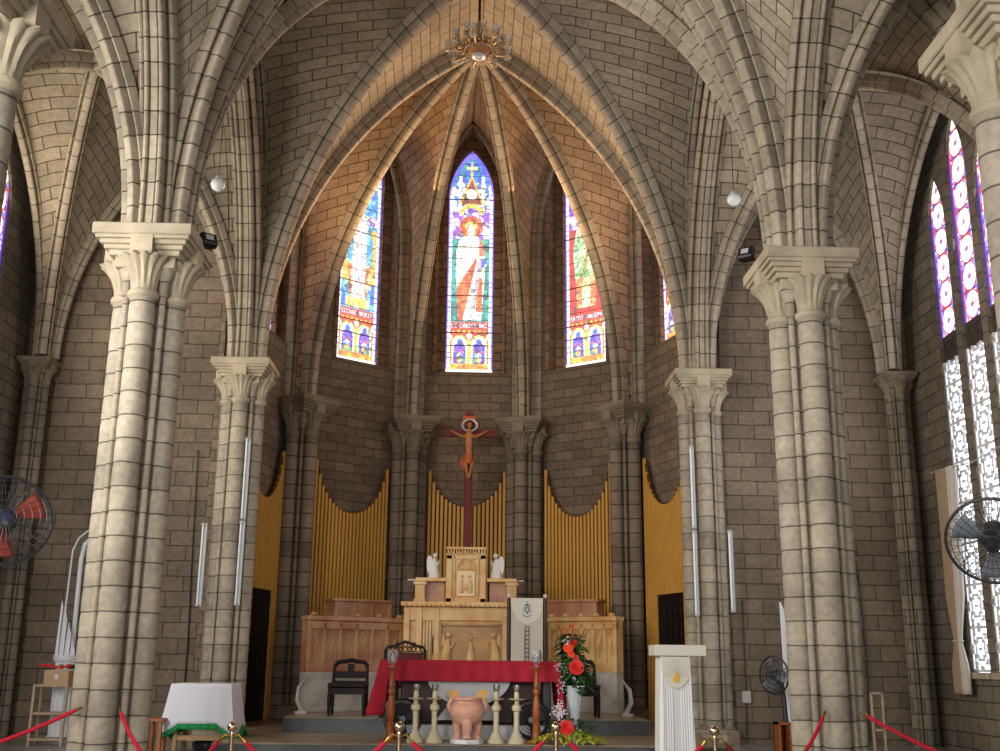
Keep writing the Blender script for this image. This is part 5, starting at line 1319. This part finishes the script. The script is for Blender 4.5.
# ---- globe lamps, chandelier, floodlights
for px, py, s, lb in ((218, 184.5, 'L', 'white globe lamp hanging in the left arcade arch'), (734, 199.5, 'R', 'white globe lamp hanging in the right arcade arch')):
    x = (PF[s].x+PC[s].x)/2*1.0; p = PX(px, py, x)
    r = empty('globe_lamp', tuple(p), lb, 'lamp', 'white globe lamps in the arcade arches'); q = MB(); q.ball((0, 0, 0), .1, 20, 14); q.build('globe', mat('opal_glass', S(214, 220, 220), .25), r)
    q = MB(); q.lathe([(.045, .085), (.04, .12), (.012, .14)], seg=16); q.build('fitting', HOUS, r); q = MB(); q.tube([(0, 0, .13), (0, 0, 10.5-p.z)], .005, 5); q.build('flex', BLACK, r)
def chandelier():
    y = OB.y; p = PY(479, 50, y); root = empty('chandelier', (p.x, y, p.z), 'round gilt crystal chandelier seen from below at the vault crown', 'chandelier'); GILT = mat('antique_gilt', S(188, 152, 104), .35, .7); CRY = mat('crystal', (.9, .84, .76, 1), .04, trans=.7, ior=1.5); rs = random.Random(9); AMB = mat('amber_bowl', S(156, 96, 50), .4)
    q = MB(); q.lathe([(.0001, -.1), (.06, -.09), (.14, -.04), (.2, .03), (.21, .06), (.19, .06), (.0001, .03)], seg=28, caps=False); q.build('centre_bowl', AMB, root)
    q = MB(); q.lathe([(.08, -.13), (.1, -.12), (.1, -.09), (.08, -.09)], seg=24); q.build('ring', mat('silver_halo', (1, 1, 1, 1)), root)
    q = MB(); q.ball((0, 0, -.12), .055, 12, 8); q.build('drop', CRY, root)
    q = MB(); q.tube([(.24*cos(2*PI*k/32), .24*sin(2*PI*k/32), .05) for k in range(33)], .022, 8)
    for k in range(24): a = 2*PI*k/24; q.ball((.27*cos(a), .27*sin(a), .03), .026, 6, 5)
    q.build('rim', GILT, root)
    q = MB(); q.lathe([(.04, .05), (.06, .15), (.03, .3), (.05, .4), (.015, .5)], seg=14); q.build('stem', GILT, root)
    for k in range(18):
        a = 2*PI*k/18; R_ = .47 if k % 2 else .36; zz = .06 if k % 2 else .18; T = Matrix.Rotation(a, 4, 'Z')
        q = MB(); q.tube([T @ Vector((x, 0, z)) for x, z in ((.2, .04), (.28, -.03), (R_-.05, -.01), (R_, zz-.08))], .012, 6); am = q.build('arm', GILT, root)
        q = MB(); q.lathe([(.01, zz-.09), (.05, zz-.07), (.055, zz-.06), (.02, zz-.05), (.018, zz+.05)], tuple(T @ Vector((R_, 0, 0))), 12); q.build('cup', GILT, am)
        q = MB(); q.lathe([(.02, zz-.03), (.045, zz+.03), (.05, zz+.08), (.046, zz+.08), (.04, zz+.03), (.015, zz-.02)], tuple(T @ Vector((R_, 0, 0))), 10, caps=False)
        for j in range(7): b = rs.uniform(0, 2*PI); q.ball(tuple(T @ Vector((R_+.04*cos(b), .04*sin(b), zz-.06-rs.uniform(0, .05)))), .016, 6, 4, (1, 1, 2.4))
        q.build('crystals', CRY, am)
    q = MB()
    for k in range(60): a = 2*PI*k/60; q.ball((.22*cos(a), .22*sin(a), -.01-.02*(k % 2)), .011, 6, 4, (1, 1, 1.8))
    q.build('crystal_fringe', CRY, root)
    q = MB(); q.tube([(0, 0, .48), (0, 0, 11.75-p.z)], .02, 6); q.build('chain', BLACK, root)
chandelier()
def flood(px, py, y, tx, label):
    p = PY(px, py, y); r = empty('floodlight', tuple(p), label, 'lamp', 'black floodlights on the front pier capitals'); T = Matrix.Rotation(tx, 4, 'Z') @ Matrix.Rotation(-.5, 4, 'X')
    q = MB(); q.box(-.1, .1, -.05, .05, -.09, .09, T, .02); q.box(-.07, .07, .04, .09, -.06, .06, T, .01); q.build('housing', BLACK, r); q = MB(); q.box(-.045, .045, -.055, -.05, -.04, .04, T); q.build('lens', HOUS, r)
    s = -1 if tx > 0 else 1; q = MB(); q.tube([(0, .05, 0), (s*.1, .1, -.02), (s*.16, .12, -.03)], .014, 6); q.build('bracket', BLACK, r)
flood(208.5, 240.5, 11.7, .6, 'black floodlight beside the capital of the front left pier'); flood(746, 254, 12.0, -.6, 'black floodlight beside the capital of the front right pier')

# ---- wall fans near the camera
def wall_fan(px, py, y, tilt, yaw, R_, bc, mc, label, s, mirror):
    p = PY(px, py, y); r = empty('wall_fan', tuple(p), label, 'fan', 'large fans on the nearest piers'); DK = mat('dark_cage', S(40, 40, 42), .45)
    T = Matrix.Rotation(yaw, 4, 'Z') @ Matrix.Rotation(tilt, 4, 'X') @ Matrix.Rotation(PI/2, 4, 'X')
    q = MB(); q.tube([T @ Vector((R_*cos(2*PI*i/40), R_*sin(2*PI*i/40), 0)) for i in range(41)], .011, 6)
    for rr, n in ((.86, .05), (.72, .065), (.55, .078), (.38, .085), (.22, .09)):
        q.tube([T @ Vector((R_*rr*cos(2*PI*i/32), R_*rr*sin(2*PI*i/32), n)) for i in range(33)], .0022, 4)
    for k in range(30):
        a = 2*PI*k/30; q.tube([T @ Vector((R_*t*cos(a), R_*t*sin(a), z)) for t, z in ((1, 0), (.8, .058), (.5, .08), (.12, .09))], .0022, 4); q.tube([T @ Vector((R_*t*cos(a), R_*t*sin(a), z)) for t, z in ((1, 0), (.8, -.05), (.3, -.08))], .0022, 4)
    q.build('cage', DK, r)
    for k in range(3):
        a = k*2*PI/3+.5; q = MB(); L = R_*.86
        G = [[T @ Vector((cos(a+w0*.55)*u*L, sin(a+w0*.55)*u*L, .02-.05*w0*(1.1-u))) for w0 in (-.75, -.35, .05, .4, .7)] for u in (.2, .45, .7, .92, 1.0)]
        for i in range(4):
            for j in range(4): q.quad([G[i][j], G[i][j+1], G[i+1][j+1], G[i+1][j]], smooth=True)
        o_ = q.build('blade', bc, r); o_.modifiers.new('S', 'SOLIDIFY').thickness = .004
    q = MB(); q.lathe([(.0001, .09), (.05, .085), (.055, .0), (.08, -.03), (.085, -.16), (.06, -.2), (.0001, -.2)], seg=20, T=T, caps=False); q.build('motor', mc, r)
    q = MB(); e = T @ Vector((0, 0, -.15)); q.tube([e, e+Vector((s*.12, .05, -.05)), e+Vector((s*.3, .1, -.04)), Vector((s*.75, .15, 0))], .025, 8); q.build('arm', DK, r)
wall_fan(4, 520, 6.7, -.15, .5, .275, mat('orange_red_blade', S(130, 50, 36), .4), mat('navy_motor', S(34, 38, 62), .4), 'fan with red blades and a dark blue motor at the left edge', -1, False)
wall_fan(993, 541, 6.9, .45, -.55, .285, mat('smoky_blade', S(110, 116, 124), .25), mat('black_motor', S(28, 28, 30), .4), 'grey-bladed fan in a round black cage at the right edge', 1, True)

# ---- curtain by the right window, with its wire
def curtain():
    X = WX-.14; CU = mat('beige_curtain', S(176, 150, 120), .85, noise=.1, nscale=8, bump=.1, bscale=20); CU2 = mat('white_curtain_edge', S(205, 196, 184), .85)
    T0 = PX(936, 472, X); T1 = PX(954, 470, X); zt = T0.z; zb = PX(960, 694, X).z; zk = PX(958, 641, X).z; yc = PX(958, 641, X).y; H = zt-zb; yt = (T0.y+T1.y)/2
    root = empty('curtain', (X, yc, zb), 'beige and white curtain tied at knee height beside the tall right grille window', 'curtain')
    def part(u0, u1, nm, m):
        V = []; n, mm = 40, 40
        for j in range(mm+1):
            z = H*(1-j/mm); zz = zb+z; t = (zt-zz)/(zt-zk)
            if zz > zk: c = yt+(yc-yt)*t**1.5-0.0; w_ = (T0.y-T1.y)*(1-.25*t-.5*max(0, t-.75)/.25*.8)
            else: k = (zk-zz)/(zk-zb); c = yc-.0*k; w_ = (T0.y-T1.y)*(.35+.4*min(1, k*2))
            for i in range(n+1):
                u = u0+(u1-u0)*i/n; V.append((.045*sin(u*2*PI*6.5)*min(1, w_*2), c-yc-(u-.5)*w_, z))
        q = MB(); q.add(V, [(j*(n+1)+i, j*(n+1)+i+1, (j+1)*(n+1)+i+1, (j+1)*(n+1)+i) for j in range(mm) for i in range(n)], None, True); o = q.build(nm, m, root); o.modifiers.new('S', 'SOLIDIFY').thickness = .006
    part(0, .68, 'beige_panel', CU); part(.68, 1, 'white_lining', CU2)
    q = MB(); w_ = (T0.y-T1.y)*.2; q.tube([(.05*cos(a), w_*sin(a)*1.0, zk-zb) for a in [2*PI*k/16 for k in range(17)]], .012, 6); q.build('tie_back', CU2, root)
    wr = empty('curtain_wire', (X, T0.y, zt+.02), 'thin sagging wire stretched across the right grille window', 'wire'); q = MB(); e = PX(1010, 446, X); q.tube([(0, .15, -.01), (0, 0, 0), (0, (e.y-T0.y)*.5, (e.z-zt)*.5-.06), (0, e.y-T0.y-2, (e.z-zt)+.2)], .008, 5); q.build('wire_strand', HOUS, wr)
    q = MB(); q.ball((0, .15, -.01), .02, 8, 6); q.build('wire_hook', HOUS, wr)
curtain()

# ---- cables and a switch box on the right wall, conduit on the left wall
def cable(pts, y, label, boxat=None):
    P_ = [PY(px, py, y) for px, py in pts]; o = P_[0]; r = empty('wall_cable', tuple(o), label, 'cable', 'black cables down the aisle walls'); q = MB(); q.tube([p-o for p in P_], .012, 6); q.build('cable_run', BLACK, r)
    if boxat:
        b = PY(boxat[0], boxat[1], y)-o; q = MB(); q.box(b.x-.07, b.x+.07, -.05, .03, b.z-.09, b.z+.09, bev=.008); q.build('switch_box', mat('switch_grey', S(172, 170, 164), .5), r)
cable([(742, 600), (744, 650), (746, 690), (747, 735)], 17.3, 'black cable with a grey switch box on the wall right of the right chancel pier', (746, 697))
cable([(198, 450), (192, 560), (188, 640), (184, 690)], 17.15, 'thin dark cable down the wall left of the left chancel pier')
cable([(852, 540), (862, 610), (868, 680), (869, 745)], 17.3, 'thin cable down the wall right of the front right pier')
